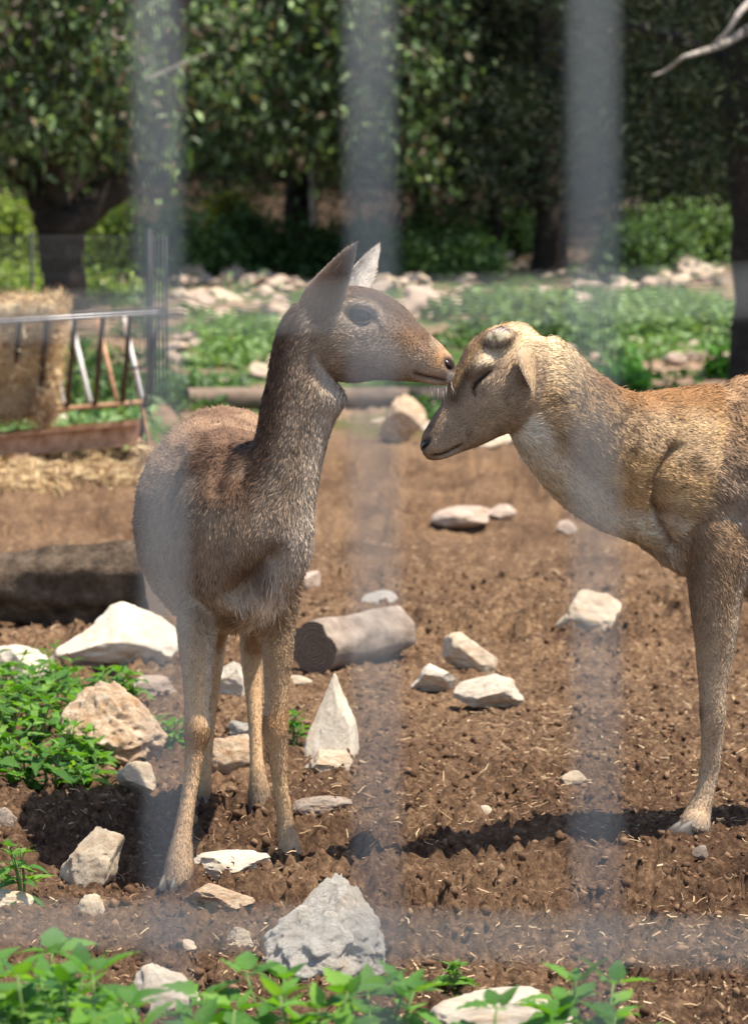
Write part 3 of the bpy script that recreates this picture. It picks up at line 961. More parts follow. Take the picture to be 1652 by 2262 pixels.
    V -= N * (onhead * (side > .006) * .004 * np.exp(-dn ** 4))[:, None]
    # shoulder edge and folds at the base of the neck
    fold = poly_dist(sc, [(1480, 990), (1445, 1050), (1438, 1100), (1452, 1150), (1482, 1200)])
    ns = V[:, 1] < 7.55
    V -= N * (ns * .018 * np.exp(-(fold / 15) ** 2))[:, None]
    V -= N * (ns * .006 * np.exp(-(poly_dist(sc, [(1420, 1060), (1412, 1120), (1425, 1170)]) / 7) ** 2))[:, None]
    V += N * (ns * .020 * np.exp(-ell(sc, (1540, 1110), 70, 110, 20) ** 2))[:, None]
    V += N * (ns * (names == 'torso') * .008 * fbm(V, 22, 3, 61))[:, None]
    put_np(me, V); V, N = get_np(me)
    gold = np.array([.43, .275, .135]); rust = np.array([.22, .115, .05]); brown = np.array([.27, .175, .105]); dark = np.array([.095, .058, .036]); cream = np.array([.70, .62, .51]); tan = np.array([.46, .325, .21])
    nz = fbm(V, 9, 3, 8); nf = fbm(V, 34, 3, 18)
    C = np.repeat(brown[None], len(V), 0)
    t = names == 'torso'
    C = np.where(t[:, None], lerp([.31, .205, .12], [.225, .15, .098], smooth(-.3, .3, nz)), C)
    C = np.where(t[:, None], lerp(C, [.31, .19, .105], smooth(.35, .8, su + nz * .3)), C)
    C = np.where(t[:, None], lerp(C, dark * 1.6, smooth(.1, .5, nf) * .6 * smooth(-.1, .4, su)), C)
    C = np.where(t[:, None], lerp(C, [.50, .42, .33], smooth(-.5, -.9, su + nz * .15)), C)
    C = np.where(t[:, None], lerp(C, [.46, .38, .30], np.exp(-ell(sc, (1625, 1150), 40, 70, 10) ** 2) * .5), C)
    n_ = names == 'neck'
    NK = lerp([.37, .255, .15], gold, smooth(-.2, .3, nz))
    NK = lerp(NK, dark * 1.2, smooth(.1, .42, nf) * .75 * smooth(-.5, .1, su))
    NK = lerp(NK, rust, smooth(.62, .95, su + nz * .2) * smooth(.12, .3, k))
    NK = lerp(NK, cream, smooth(-.38, -.75, su + nz * .2))
    NK = lerp(NK, [.62, .47, .29], smooth(.3, .05, k) * smooth(-.2, .3, su))  # sunlit top of the neck behind the head, put into the colour
    C = np.where(n_[:, None], NK, C)
    lg = (names == 'foreleg') | (names == 'hindleg')
    C = np.where(lg[:, None], lerp(brown, tan, smooth(.1, .45, k + nz * .1)), C)
    C = np.where(lg[:, None], lerp(C, [.55, .47, .37], smooth(.35, .9, ss) * .5), C)
    C = np.where(lg[:, None], lerp(C, [.10, .075, .055], np.exp(-ell(sc, (1543, 1575), 8, 26, 0) ** 2) * .8), C)
    C = np.where(lg[:, None], lerp(C, [.24, .185, .14], smooth(.85, .98, k)), C)
    C = lerp(C, dark * .8, ns * (~onhead) * np.exp(-(fold / 9) ** 2) * .65)  # crease shade along the neck folds, painted as darker coat
    H = lerp([.37, .265, .17], [.30, .21, .14], smooth(-.2, .4, nz))
    H = lerp(H, [.68, .50, .30], np.exp(-ell(uv, (1140, 735), 66, 46, 20) ** 2) * .95)  # sunlit crown of the head painted as pale gold
    H = lerp(H, [.10, .058, .032], np.exp(-(poly_dist(uv, [(1062, 745), (1040, 790), (1018, 838), (1000, 880)]) / 17) ** 2) * .85)
    H = lerp(H, [.40, .25, .12], np.exp(-(poly_dist(uv, [(1050, 765), (1020, 815), (1004, 850)]) / 6) ** 2) * .7)
    H = lerp(H, [.60, .48, .33], np.exp(-ell(uv, (1070, 792), 26, 15, -30) ** 2) * .85)
    H = lerp(H, [.50, .37, .25], np.exp(-ell(uv, (1088, 862), 40, 26, -35) ** 2) * .6)
    H = lerp(H, [.16, .09, .045], np.exp(-ell(uv, (1060, 822), 24, 7, -38) ** 2) * .7)
    H = lerp(H, [.025, .017, .013], np.exp(-(dl / 4.5) ** 2))
    H = lerp(H, [.17, .115, .08], np.exp(-ell(uv, (950, 945), 24, 17, -40) ** 2) * .9)
    H = lerp(H, [.38, .265, .18], np.exp(-ell(uv, (958, 990), 18, 18, -40) ** 2) * .7)
    H = lerp(H, [.50, .41, .33], np.exp(-ell(uv, (985, 1008), 34, 9, -25) ** 4) * .7)
    H = lerp(H, [.03, .02, .017], np.exp(-(dm / 3.5) ** 2))
    nose = np.exp(-ell(uv, (937, 980), 21, 9, -48) ** 5)
    H = lerp(H, [.016, .014, .014], nose)
    pd = ell(uv, (1096, 739), 33, 21, -12)
    near_p = (side > .035) & (uv[:, 1] < 790)
    H = np.where(near_p[:, None], lerp(H, [.10, .065, .04], np.exp(-((pd - 1.3) / .3) ** 2) * .9), H)
    scab = lerp([.42, .36, .25], [.50, .40, .38], smooth(-.2, .3, nf))
    scab = lerp(scab, [.16, .12, .075], smooth(.15, .45, fbm(V, 80, 2, 77)))
    H = np.where(near_p[:, None], lerp(H, scab, np.exp(-pd ** 6)), H)
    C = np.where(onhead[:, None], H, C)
    C = np.where((names == 'tail')[:, None], dark, C)
    scabm = np.where(near_p, np.exp(-pd ** 6), 0)
    bare = np.clip(np.where(onhead, nose + np.exp(-(dl / 4) ** 2) * .8 + scabm, 0), 0, 1)
    hl = np.select([onhead, names == 'neck', names == 'torso', names == 'tail'], [.010, .0125, .0145, .03], .0075)
    hl = hl * np.where(onhead, .45 + .55 * smooth(950, 1100, uv[:, 0]), 1)
    hl = np.where(lg, np.maximum(.0065, .02 * (1 - k * 2.5)), hl)
    hw = np.select([onhead, lg], [.0008, .00075], .0009)
    vis = np.where(V[:, 0] > 1.0, .12, np.where(N[:, 1] > .4, .35, 1))
    dens = np.select([onhead, lg, names == 'neck'], [2.6, 1.8, 1.5], 1.2) * (1 - bare) * vis
    flow = flow + np.where(t[:, None], np.array([0, 0, -.7]), 0)
    flow = smooth_field(me, flow, 20)
    C = np.clip(C * np.array([1.26, 1.24, 1.2]), 0, .85)
    root = thing('deer', (1.05, 7.55, ground_z(1.05, 7.55)), 'golden-brown deer with lowered head, closed eye and round antler scar on its brow', 'deer')
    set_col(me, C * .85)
    body = obj('body', me, M['skin'], root)
    f = fur(V, N, tri_faces(me), flow, C, hl, hw, dens, 160000, 12)
    obj('coat', f, M['coat'], body)
    add_ear(root, W(1180, 782, HY - .056), W(1172, 872, HY - .120), .046, (-.85, .45, -.1), 1.25, (.006, 0, 0), [.42, .29, .17], [.36, .26, .18], [.45, .33, .22], seed=6, wbase=.8, peak=.3, point=1.25, hair=3500, hlen=.004)
    add_ear(root, W(1180, 782, HY + .056), W(1172, 870, HY + .125), .040, (-.85, -.45, -.1), 1.25, (.006, 0, 0), [.42, .29, .17], [.36, .26, .18], [.45, .33, .22], seed=7, wbase=.75)
    for s_ in (-1, 1):
        # thick closed lid with lashes
        c = W(1064, 836, HY); c[1] = HY + s_ * .062
        mb = MB()
        P = [W(u, v, HY) for u, v in lid[:4]]
        for p in P: p[1] = HY + s_ * .0595
        mb.tube(P, [.0012, .0026, .0028, .0012], 8)
        mm = mb.mesh(); set_col(mm, np.repeat([[.03, .02, .015]], len(mm.vertices), 0))
        obj('closed_eyelid', mm, M['skin'], root)
    obj('nose', eye_mesh(W(942, 977, HY), .017, .0225, .0065, -48), M['nosepad'], root)
    for p, dr, w in ((W(1515, 1846, 7.385), (-1, -.55), .021), (np.array([.84, 7.625, 0]), (-1, -.3), .02), (np.array([1.45, by(1.45) - .10, 0]), (-1, 0), .02), (np.array([1.35, by(1.45) + .09, 0]), (-1, 0), .02)):
        p[2] = ground_z(p[0], p[1]) - .004
        d = np.array([dr[0], dr[1], 0.0]); d /= np.linalg.norm(d)
        obj('hoof', hoof_mesh(p + d * .040 + np.array([0, 0, .012]), dr, w, .040, .066), M['hoof'], root)
    return root
buck()
# ------------------------------------------------------------------ welded wire fence right in front of the camera
M['zinc'] = noise_mat('galvanised steel', [(.3, (.27, .28, .265)), (.7, (.38, .39, .37))], 40, .5, .2, .001, metallic=0, spec=.5)
def front_fence():
    th = math.radians(21); c, s = math.cos(th), math.sin(th)
    D0 = 1.0
    root = thing('wire_fence', (0, D0, 0), 'grey welded wire mesh fence panel standing close in front of the deer', 'fence')
    def at(q, z): return np.array([q * c - .0093 * (z - 1.2) * 1.0, D0 - q * s, z])
    sp = .0640
    for i in range(-12, 13):
        mb = MB(); q = i * sp + .0005
        mb.tube([at(q, -.05), at(q, 1.1), at(q, 2.02)], .00185, 8)
        obj('wire', mb.mesh(), M['zinc'], root)
    slope = .045
    for j in range(-7, 5):
        z0 = 1.3214 + j * .176
        if z0 < .02: continue
        mb = MB(); qs = np.linspace(-12.3 * sp, 12.3 * sp, 5)
        mb.tube([at(q, z0 + slope * q) + np.array([s * .0034, c * .0034, 0]) for q in qs], .0015, 8)
        obj('wire', mb.mesh(), M['zinc'], root)
front_fence()
# ------------------------------------------------------------------ stones
def stone_mat(name, stops, stain, pit=.5, sc=1.0):
    m, nt, b = new_mat(name)
    f = tex_noise(nt, 9 * sc, 8, .65)
    c = ramp(nt, f, stops)
    f2 = tex_noise(nt, 3.2 * sc, 6, .7)
    c = mix(nt, ramp(nt, f2, [(.50, (0, 0, 0)), (.66, (1, 1, 1))]), c, stain)
    f3 = tex_noise(nt, 38 * sc, 6, .75)
    c = mix(nt, ramp(nt, f3, [(.58, (0, 0, 0)), (.70, (.6, .6, .6))]), c, (.22, .17, .12))
    oi = nt.nodes.new('ShaderNodeObjectInfo'); h = nt.nodes.new('ShaderNodeHueSaturation'); mr = nt.nodes.new('ShaderNodeMapRange')
    mr.inputs['To Min'].default_value = .82; mr.inputs['To Max'].default_value = 1.08
    nt.links.new(oi.outputs['Random'], mr.inputs['Value']); nt.links.new(mr.outputs[0], h.inputs['Value']); nt.links.new(c, h.inputs['Color'])
    nt.links.new(h.outputs[0], b.inputs['Base Color'])
    b.inputs['Roughness'].default_value = .85; b.inputs['Specular IOR Level'].default_value = .2
    add_bump(nt, b, tex_noise(nt, 26 * sc, 10, .78), min(1, pit * 1.2), .018)
    return m
M['cream'] = stone_mat('cream limestone', [(.3, (.44, .34, .23)), (.55, (.60, .48, .34)), (.75, (.68, .58, .45))], (.52, .36, .22))
M['white'] = stone_mat('white limestone', [(.3, (.48, .40, .30)), (.55, (.64, .55, .43)), (.75, (.72, .65, .54))], (.58, .44, .30))
M['ochre'] = stone_mat('ochre limestone', [(.3, (.40, .25, .14)), (.55, (.62, .46, .31)), (.75, (.74, .62, .48))], (.46, .26, .13), .7)
M['greyst'] = stone_mat('grey weathered limestone', [(.3, (.52, .46, .38)), (.55, (.70, .64, .55)), (.75, (.80, .75, .66))], (.62, .52, .40), .9)
M['dirty'] = stone_mat('dirty stone', [(.3, (.22, .16, .12)), (.55, (.36, .29, .23)), (.75, (.50, .42, .34))], (.25, .16, .10))
M['pinkst'] = stone_mat('pinkish field stone', [(.3, (.36, .26, .19)), (.55, (.52, .40, .31)), (.75, (.62, .52, .43))], (.44, .28, .17), .5, .5)

def stone_mesh(seed, sub=5, cuts=12, rough=.075, taper=0., lean=(0, 0), pits=0, pit_r=.12, pit_d=.10, blocky=0., low=.46):
    r = np.random.default_rng(seed)
    bm = bmesh.new(); bmesh.ops.create_icosphere(bm, subdivisions=sub, radius=1)
    V = np.array([v.co[:] for v in bm.verts]); F = [[v.index for v in f.verts] for f in bm.faces]; bm.free()
    if blocky:
        V = V / (np.max(np.abs(V), 1)[:, None] ** blocky)
    for _ in range(cuts + (2 if not pits else 0)):
        n = r.normal(size=3); n /= np.linalg.norm(n)
        d = r.uniform(low, .92)
        q = V @ n - d
        V = V - n * (np.maximum(q, 0) * .99)[:, None]
    nn = V / (np.linalg.norm(V, axis=1)[:, None] + 1e-9)
    V = V + nn * (fbm(V + seed * 3.1, 2.0, 6, seed, .62) * rough * 2.2)[:, None]
    V = V + nn * (np.abs(noise(V + seed, 6, seed + 9)) * -rough * .8)[:, None]
    if pits:
        P0 = V.copy()
        c = P0[r.integers(0, len(P0), pits)]
        for p in c:
            rr = pit_r * r.uniform(.4, 1.3)
            d = np.linalg.norm((P0 - p) * np.array([1, 1, r.uniform(.7, 1.4)]), axis=1) / rr
            V = V - nn * (pit_d * rr / pit_r * np.exp(-d ** 4))[:, None]
    z = (V[:, 2] - V[:, 2].min()) / (V[:, 2].max() - V[:, 2].min())
    V[:, :2] *= (1 - min(taper + .12, .8) * z)[:, None]
    V[:, 0] += lean[0] * z; V[:, 1] += (lean[1] + .32) * z
    lo, hi = V.min(0), V.max(0)
    V = (V - (lo + hi) / 2) / (hi - lo)
    V[:, 2] += .5
    me = mesh_from(V, F)
    if not pits: me.set_sharp_from_angle(angle=math.radians(40))
    return me

STONES = [
 # u centre, v bottom, width, height, material, label, mesh options
 (200, 1952, 138, 112, 'cream', 'blocky cream stone with a stepped broken top, left of the doe\'s front hoof', dict(seed=11, cuts=9, blocky=.55, lean=(.25, 0))),
 (511, 1948, 162, 68, 'white', 'flat smooth white slab between the front hooves of the doe', dict(seed=12, cuts=10, blocky=.4)),
 (482, 2016, 152, 64, 'ochre', 'flat tan slab with soil on top beside the doe\'s front hoof', dict(seed=13, cuts=10, blocky=.6)),
 (716, 2165, 262, 206, 'greyst', 'large pitted grey-white boulder lying on the bare soil', dict(seed=64, sub=6, cuts=3, rough=.13, taper=.6, lean=(.28, .25), pits=70, pit_r=.11, pit_d=.09, low=.62)),
 (530, 2098, 60, 46, 'cream', 'small tan stone touching the pitted grey-white boulder', dict(seed=15, cuts=9)),
 (362, 2245, 150, 105, 'white', 'white rounded rock behind the nettles in the foreground', dict(seed=16, cuts=8, taper=.3)),
 (1112, 2305, 335, 118, 'white', 'wide white rock with nettles growing in front of it', dict(seed=17, cuts=9, blocky=.3)),
 (727, 1672, 126, 158, 'white', 'tall pointed white stone shaped like a pyramid', dict(seed=18, sub=5, cuts=8, taper=.72, lean=(.08, .1), blocky=.3, pits=5, pit_r=.07, pit_d=.05)),
 (725, 1711, 104, 52, 'cream', 'flat cream stone in front of the pointed pyramid stone', dict(seed=19, cuts=9, blocky=.6)),
 (712, 1806, 126, 50, 'dirty', 'grey soil-stained stone half buried right of the doe\'s legs', dict(seed=20, cuts=8)),
 (252, 1486, 288, 150, 'white', 'broad white boulder in front of the dark log', dict(seed=21, sub=5, cuts=9, rough=.06, taper=.4, pits=14, pit_r=.08, pit_d=.04)),
 (245, 1690, 232, 168, 'ochre', 'orange honeycombed rock full of holes among the nettles', dict(seed=22, sub=6, cuts=7, rough=.10, taper=.35, lean=(-.15, .1), pits=120, pit_r=.13, pit_d=.13, low=.65)),
 (300, 1750, 84, 62, 'cream', 'angular tan stone below the honeycombed orange rock', dict(seed=23, cuts=9, lean=(-.3, 0))),
 (106, 1792, 54, 28, 'dirty', 'small reddish-brown stone below the nettle clump', dict(seed=24, cuts=6)),
 (200, 2026, 58, 46, 'cream', 'small rounded tan stone below the blocky cream stone', dict(seed=25, cuts=6)),
 (4, 1842, 62, 52, 'dirty', 'dark brown stone left of the doe at the soil edge', dict(seed=26, cuts=7)),
 (512, 1548, 74, 76, 'white', 'white stone seen between the doe\'s legs', dict(seed=27, cuts=9)),
 (512, 1708, 106, 78, 'ochre', 'rough orange stone behind the doe\'s front legs', dict(seed=28, cuts=8, rough=.09, pits=20)),
 (532, 1637, 54, 42, 'greyst', 'small grey stone above the rough orange stone', dict(seed=29, cuts=8)),
 (1038, 1487, 116, 84, 'cream', 'rear angular cream stone of the three stones lying together', dict(seed=30, cuts=9, blocky=.3)),
 (958, 1522, 96, 54, 'white', 'low pale stone of the three stones lying together', dict(seed=31, cuts=9, blocky=.3)),
 (1080, 1562, 148, 68, 'white', 'widest front stone of the three stones lying together', dict(seed=32, cuts=10, blocky=.4, lean=(-.2, 0))),
 (1300, 1398, 140, 90, 'cream', 'cream stone with a notch lying alone on strawy soil', dict(seed=33, cuts=9, pits=4, pit_r=.3, pit_d=.2)),
 (1018, 1164, 124, 48, 'pinkst', 'long pinkish stone lying on the straw behind the buck\'s muzzle', dict(seed=34, cuts=7, lean=(.3, 0))),
 (1106, 1150, 66, 36, 'pinkst', 'shorter pinkish stone next to the long pinkish stone', dict(seed=35, cuts=7)),
 (1266, 1736, 62, 32, 'cream', 'small flat tan chip on the soil between the two deer', dict(seed=36, cuts=9, blocky=.4)),
 (1070, 1802, 34, 22, 'white', 'tiny white pebble at the edge of the deer shadow', dict(seed=37, cuts=5, sub=3)),
 (1547, 1896, 34, 26, 'dirty', 'tiny grey pebble just below the buck\'s hoof', dict(seed=38, cuts=5, sub=3)),
 (1218, 2028, 44, 18, 'cream', 'tiny cream chip on the soil in front of the deer shadow', dict(seed=39, cuts=6, sub=3)),
 (410, 2106, 54, 28, 'cream', 'small tan stone on soil left of the pitted boulder', dict(seed=40, cuts=6, sub=3)),
 (676, 1302, 60, 38, 'pinkst', 'small pinkish stone on soil behind the doe\'s chest', dict(seed=41, cuts=7, sub=3)),
 (838, 1345, 76, 40, 'greyst', 'grey stone on soil behind the sawn log', dict(seed=42, cuts=7, sub=3)),
 (1252, 1186, 46, 34, 'pinkst', 'small pinkish stone under the buck\'s throat', dict(seed=43, cuts=7, sub=3)),
 (1092, 990, 92, 36, 'cream', 'low cream stone right behind the buck\'s jaw', dict(seed=44, cuts=7, sub=3)),
 (888, 975, 100, 92, 'ochre', 'upright ochre rock behind the noses of the deer', dict(seed=45, cuts=9, rough=.08)),
 (30, 1502, 140, 74, 'white', 'pale rock behind the nettle clump by the log', dict(seed=46, cuts=8)),
 (342, 1548, 110, 56, 'pinkst', 'dusty tan rock below the broad white boulder', dict(seed=47, cuts=8)),
 (10, 2012, 120, 48, 'cream', 'cream slab partly covered by the nettle sprig', dict(seed=48, cuts=8)),
 (90, 948, 128, 40, 'white', 'white rock lying under the hay rack', dict(seed=49, cuts=8, taper=.2)),
 (660, 1512, 66, 22, 'cream', 'thin pale stone beside the sawn log end', dict(seed=50, cuts=7, sub=3)),
]
for (u, vb, w, h, mt, lab, op) in STONES:
    op = dict(op); me = stone_mesh(**op)
    p = G(u, vb); Y = p[1]
    wm = w * Y / FOC; dm_ = wm * .75; hm = max(h * Y / FOC - .16 * dm_, .45 * h * Y / FOC)
    o = obj('boulder' if w > 200 else 'stone', me, M[mt], label=lab, cat='stone', loc=(p[0], Y + dm_ * .42, float(ground_z(p[0], Y + dm_ * .3)) - .24 * hm))
    o.scale = (wm * 1.08, dm_, hm * 1.5)

# loose rocks on the slope behind, each its own object
VAR = [stone_mesh(200 + i, 4, 12, .075, blocky=.25 * (i % 3)) for i in range(8)]
for i, m_ in enumerate(VAR): m_.materials.append(M[['pinkst', 'cream', 'pinkst', 'pinkst'][i % 4]])
ROCK_FIELDS = [  # u0, u1, v0, v1, count, width range, kind
 (372, 620, 590, 640, 34, (22, 75), 0), (380, 640, 640, 725, 40, (25, 70), 0), (372, 600, 745, 800, 16, (25, 60), 0), (380, 600, 795, 855, 18, (28, 70), 0),
 (640, 860, 590, 640, 12, (25, 60), 1), (830, 1040, 625, 695, 28, (35, 90), 1), (860, 1240, 575, 625, 26, (30, 70), 2), (1240, 1610, 598, 640, 26, (35, 80), 3), (1160, 1300, 645, 700, 10, (25, 60), 3),
 (1400, 1600, 745, 805, 20, (28, 62), 4), (1250, 1330, 760, 830, 6, (30, 60), 4), (1360, 1600, 430, 480, 10, (30, 60), 5), (1340, 1600, 525, 580, 14, (25, 55), 5),
 (190, 330, 600, 660, 7, (25, 55), 6), (200, 330, 760, 810, 6, (25, 50), 6), (840, 960, 890, 960, 5, (30, 70), 1), (20, 310, 1000, 1022, 7, (20, 50), 6), (300, 420, 1000, 1040, 4, (30, 60), 0)]
FIELD_LABEL = ['pale limestone rock in the weedy rock heap right of the hay rack', 'pale rock lying behind the noses of the two deer', 'dull rock in the tree shade above the weeds', 'tan rock of the low stone row beside the dark trunk',
               'whitish rock in the weeds behind the buck\'s back', 'rock on the slope beyond the weeds by the right trunk', 'rock on the ground around the hay rack']
def slope_point(u, v):
    return G(u, v)
for (u0, u1, v0, v1, n, wr, kd) in ROCK_FIELDS:
    for _ in range(n):
        u = rng.uniform(u0, u1); v = rng.uniform(v0, v1); p = slope_point(u, v)
        w = rng.uniform(*wr) * p[1] / FOC * (.85 if rng.random() < .6 else 1.15)
        o = obj('rock', VAR[rng.integers(0, 8)], None, label=FIELD_LABEL[kd], cat='rock', group=FIELD_LABEL[kd].replace('rock', 'rocks', 1), loc=(p[0], p[1], p[2] - .14 * w))
        o.scale = (w, w * rng.uniform(.6, 1), w * rng.uniform(.3, .6)); o.rotation_euler = (rng.uniform(-.2, .2), rng.uniform(-.2, .2), rng.uniform(0, 6.28))

# ------------------------------------------------------------------ nettles
def leaf_mat():
    m, nt, b = new_mat('nettle leaf')
    oi = nt.nodes.new('ShaderNodeObjectInfo')
    c = ramp(nt, oi.outputs['Random'], [(0, (.045, .14, .016)), (.45, (.085, .22, .026)), (.8, (.13, .29, .036)), (1, (.20, .36, .06))])
    f = tex_noise(nt, 30, 5, .6)
    c = mix(nt, 1.0, c, ramp(nt, f, [(.3, (.75, .8, .75)), (.7, (1.15, 1.1, 1.0))]), 'MULTIPLY')
    nt.links.new(c, b.inputs['Base Color']); b.inputs['Roughness'].default_value = .45; b.inputs['Specular IOR Level'].default_value = .4
    t = nt.nodes.new('ShaderNodeBsdfTranslucent'); nt.links.new(mix(nt, 1.0, c, (1.5, 1.5, .5), 'MULTIPLY'), t.inputs[0])
    ms = nt.nodes.new('ShaderNodeMixShader'); ms.inputs[0].default_value = .38; out = nt.nodes['Material Output']
    nt.links.new(b.outputs[0], ms.inputs[1]); nt.links.new(t.outputs[0], ms.inputs[2]); nt.links.new(ms.outputs[0], out.inputs[0])
    add_bump(nt, b, tex_noise(nt, 22, 4, .6), .4, .05)
    return m
M['leaf'] = leaf_mat()
M['stem'] = noise_mat('nettle stem', [(.3, (.08, .14, .03)), (.7, (.17, .24, .07))], 40, .6, 0)

def leaf_mesh(seed):
    r = random.Random(seed)
    rows = 8; V = []; F = []
    droop = r.uniform(.05, .45); fold = r.uniform(.12, .35); curl = r.uniform(-.12, .12)
    wr = r.uniform(.30, .42)
    for i in range(rows + 1):
        t = i / rows
        w = wr * (math.sin(math.pi * min(1, t ** .62)) ** .85) * (1 - .25 * t)
        z = -droop * t * t
        w2 = w * (1.0 if i % 2 else .80)
        V += [(-w2 + curl * t, t, z + fold * w + (.02 * (-1) ** i)), (curl * t, t, z), (w2 + curl * t, t, z + fold * w - (.02 * (-1) ** i))]
    for i in range(rows):
        a = i * 3
        F += [(a, a + 1, a + 4, a + 3), (a + 1, a + 2, a + 5, a + 4)]
    V.append((0, -.28, .03)); F.append((len(V) - 1, 2, 1)); F.append((len(V) - 1, 1, 0))
    me = mesh_from(V, F); me.materials.append(M['leaf']); return me
LEAVES = [leaf_mesh(i) for i in range(9)]

def nettle(base, h, stems, leaf, spread, label, group=None, pairs=5, name='nettle'):
    base = np.asarray(base, float)
    root = thing(name, base, label, 'plant', group)
    inv = -Vector(base)
    for s_ in range(stems):
        a0 = rng.uniform(0, 6.28); lean = spread * rng.uniform(.2, 1) if stems > 1 else spread * .3
        hh = h * rng.uniform(.65, 1.05)
        top = np.array([math.cos(a0) * lean, math.sin(a0) * lean, hh])
        b0 = np.array([math.cos(a0) * lean * .25, math.sin(a0) * lean * .25, -.02])
        mid = (b0 + top) / 2 + np.array([0, 0, hh * .08]) - np.array([math.cos(a0), math.sin(a0), 0]) * lean * .15
        pts = [b0, mid, top]
        mb = MB(); mb.tube(catmull(pts, 3), np.linspace(.0028, .0012, 7) * (1 + leaf * 6), 6)
        obj('stem', mb.mesh(), M['stem'], root, world=False, loc=(0, 0, 0))
        cp = catmull(pts, 12)
        for k in range(pairs):
            t = .22 + .78 * k / max(1, pairs - 1)
            p = cp[min(len(cp) - 1, int(t * (len(cp) - 1)))]
            az0 = a0 + k * 1.57 + rng.uniform(-.4, .4)
            npr = 2 if k < pairs - 1 else 4
            for j in range(npr):
                az = az0 + j * 2 * math.pi / npr + rng.uniform(-.35, .35)
                L = leaf * rng.uniform(.75, 1.25) * (1 if k < pairs - 1 else .7) * (.65 + .5 * math.sin(math.pi * min(t, .9)))
                o = bpy.data.objects.new('leaf', LEAVES[rng.integers(0, 9)]); COL.objects.link(o); o.parent = root
                pit = rng.uniform(-.35, .45) + (.55 if k == pairs - 1 else 0)
                o.matrix_local = Matrix.Translation(Vector(p) + Vector((math.cos(az), math.sin(az), 0)) * L * .22) @ Matrix.Rotation(az - math.pi / 2, 4, 'Z') @ Matrix.Rotation(pit, 4, 'X') @ Matrix.Rotation(rng.uniform(-.4, .4), 4, 'Y') @ Matrix.Diagonal((L, L, L, 1))
    return root

NL1 = 'leafy nettle in the big clump around the honeycombed orange rock'
for (u, v, h, st) in ((10, 1690, .15, 5), (60, 1745, .12, 5), (115, 1740, .11, 5), (30, 1610, .15, 5), (90, 1640, .15, 5), (150, 1690, .10, 4), (60, 1560, .14, 5), (120, 1580, .12, 5), (190, 1735, .07, 4), (-20, 1750, .12, 4),
                      (160, 1600, .09, 4), (200, 1560, .10, 4), (255, 1555, .10, 4), (300, 1560, .09, 3), (10, 1540, .12, 4), (-30, 1630, .14, 4), (140, 1530, .09, 4), (215, 1690, .07, 3)):
    p = G(u, v); nettle(p, h, st, .052, .08, NL1, 'nettles in the clump around the orange rock', 4)
p = G(362, 1662); nettle(p, .105, 6, .050, .055, 'nettle growing just left of the doe\'s front leg', None, 4)
p = G(648, 1648); nettle(p, .085, 4, .036, .03, 'small bright nettle beside the pointed white stone', None, 4)
p = G(120, 1462); nettle(p, .05, 5, .03, .08, 'low green weed at the foot of the dark log', None, 3)
p = G(95, 1470); nettle(p, .05, 4, .03, .06, 'low green weed left of the broad white boulder', None, 3)
p = G(60, 2000); nettle(p, .115, 4, .040, .055, 'nettle sprig with upright tip by the cream slab', None, 4)
p = G(1000, 2188); nettle(p, .045, 5, .034, .04, 'single small nettle seedling on bare soil', None, 3)
FRONT = 'tall nettle in the row along the front fence'
for (u, Y, vt, st) in ((-20, 5.0, 2110, 3), (50, 4.8, 2120, 3), (110, 5.1, 2110, 3), (175, 4.9, 2130, 3), (235, 5.1, 2150, 3), (290, 4.8, 2195, 2), (350, 4.9, 2215, 3), (420, 5.1, 2200, 3), (480, 4.9, 2200, 3), (545, 5.0, 2215, 3),
                       (640, 5.05, 2150, 2), (700, 5.0, 2185, 3), (760, 4.9, 2175, 2), (815, 5.1, 2135, 3), (862, 5.1, 2160, 2), (20, 5.25, 2140, 3), (90, 4.75, 2150, 3), (140, 5.3, 2130, 3), (210, 4.7, 2170, 3), (-50, 4.8, 2140, 3), (670, 4.75, 2200, 2), (1190, 5.15, 2205, 2), (1265, 5.2, 2150, 2), (1320, 5.1, 2125, 2), (1065, 4.9, 2225, 1)):
    p = W(u, vt, Y); h = p[2]
    nettle((p[0], Y, 0), h, st, .085, .07, FRONT, 'nettles along the front fence', 6)
# ------------------------------------------------------------------ logs
M['bark'] = noise_mat('log bark', [(.3, (.05, .034, .02)), (.5, (.17, .115, .07)), (.72, (.36, .26, .17))], 16, .9, 1, .06, rand=.1)
M['greybark'] = noise_mat('grey wood', [(.3, (.14, .10, .075)), (.55, (.27, .21, .16)), (.75, (.40, .33, .27))], 16, .85, .7, .01)
M['darkbark'] = noise_mat('tree bark', [(.3, (.015, .011, .008)), (.55, (.038, .028, .022)), (.75, (.08, .062, .05))], 10, .95, 1, .03)
M['palebark'] = noise_mat('pale and sunlit bark', [(.3, (.20, .17, .14)), (.7, (.42, .37, .32))], 14, .8, .5, .01)  # sunlight on the leafy tree's branches is part of this pale tone
M['timber'] = noise_mat('brown timber', [(.3, (.10, .07, .05)), (.7, (.22, .155, .11))], 8, .8, .4, .01)
def ring_mat():
    m, nt, b = new_mat('sawn wood rings')
    tc = nt.nodes.new('ShaderNodeTexCoord')
    w = nt.nodes.new('ShaderNodeTexWave'); w.wave_type = 'RINGS'; w.rings_direction = 'X'
    w.inputs['Scale'].default_value = 34; w.inputs['Distortion'].default_value = 5; w.inputs['Detail'].default_value = 3; w.inputs['Detail Scale'].default_value = 2
    nt.links.new(tc.outputs['Object'], w.inputs[0])
    c = ramp(nt, w.outputs['Fac'], [(.2, (.06, .04, .026)), (.8, (.19, .13, .085))])
    nt.links.new(c, b.inputs['Base Color']); b.inputs['Roughness'].default_value = .85
    return m
M['rings'] = ring_mat()
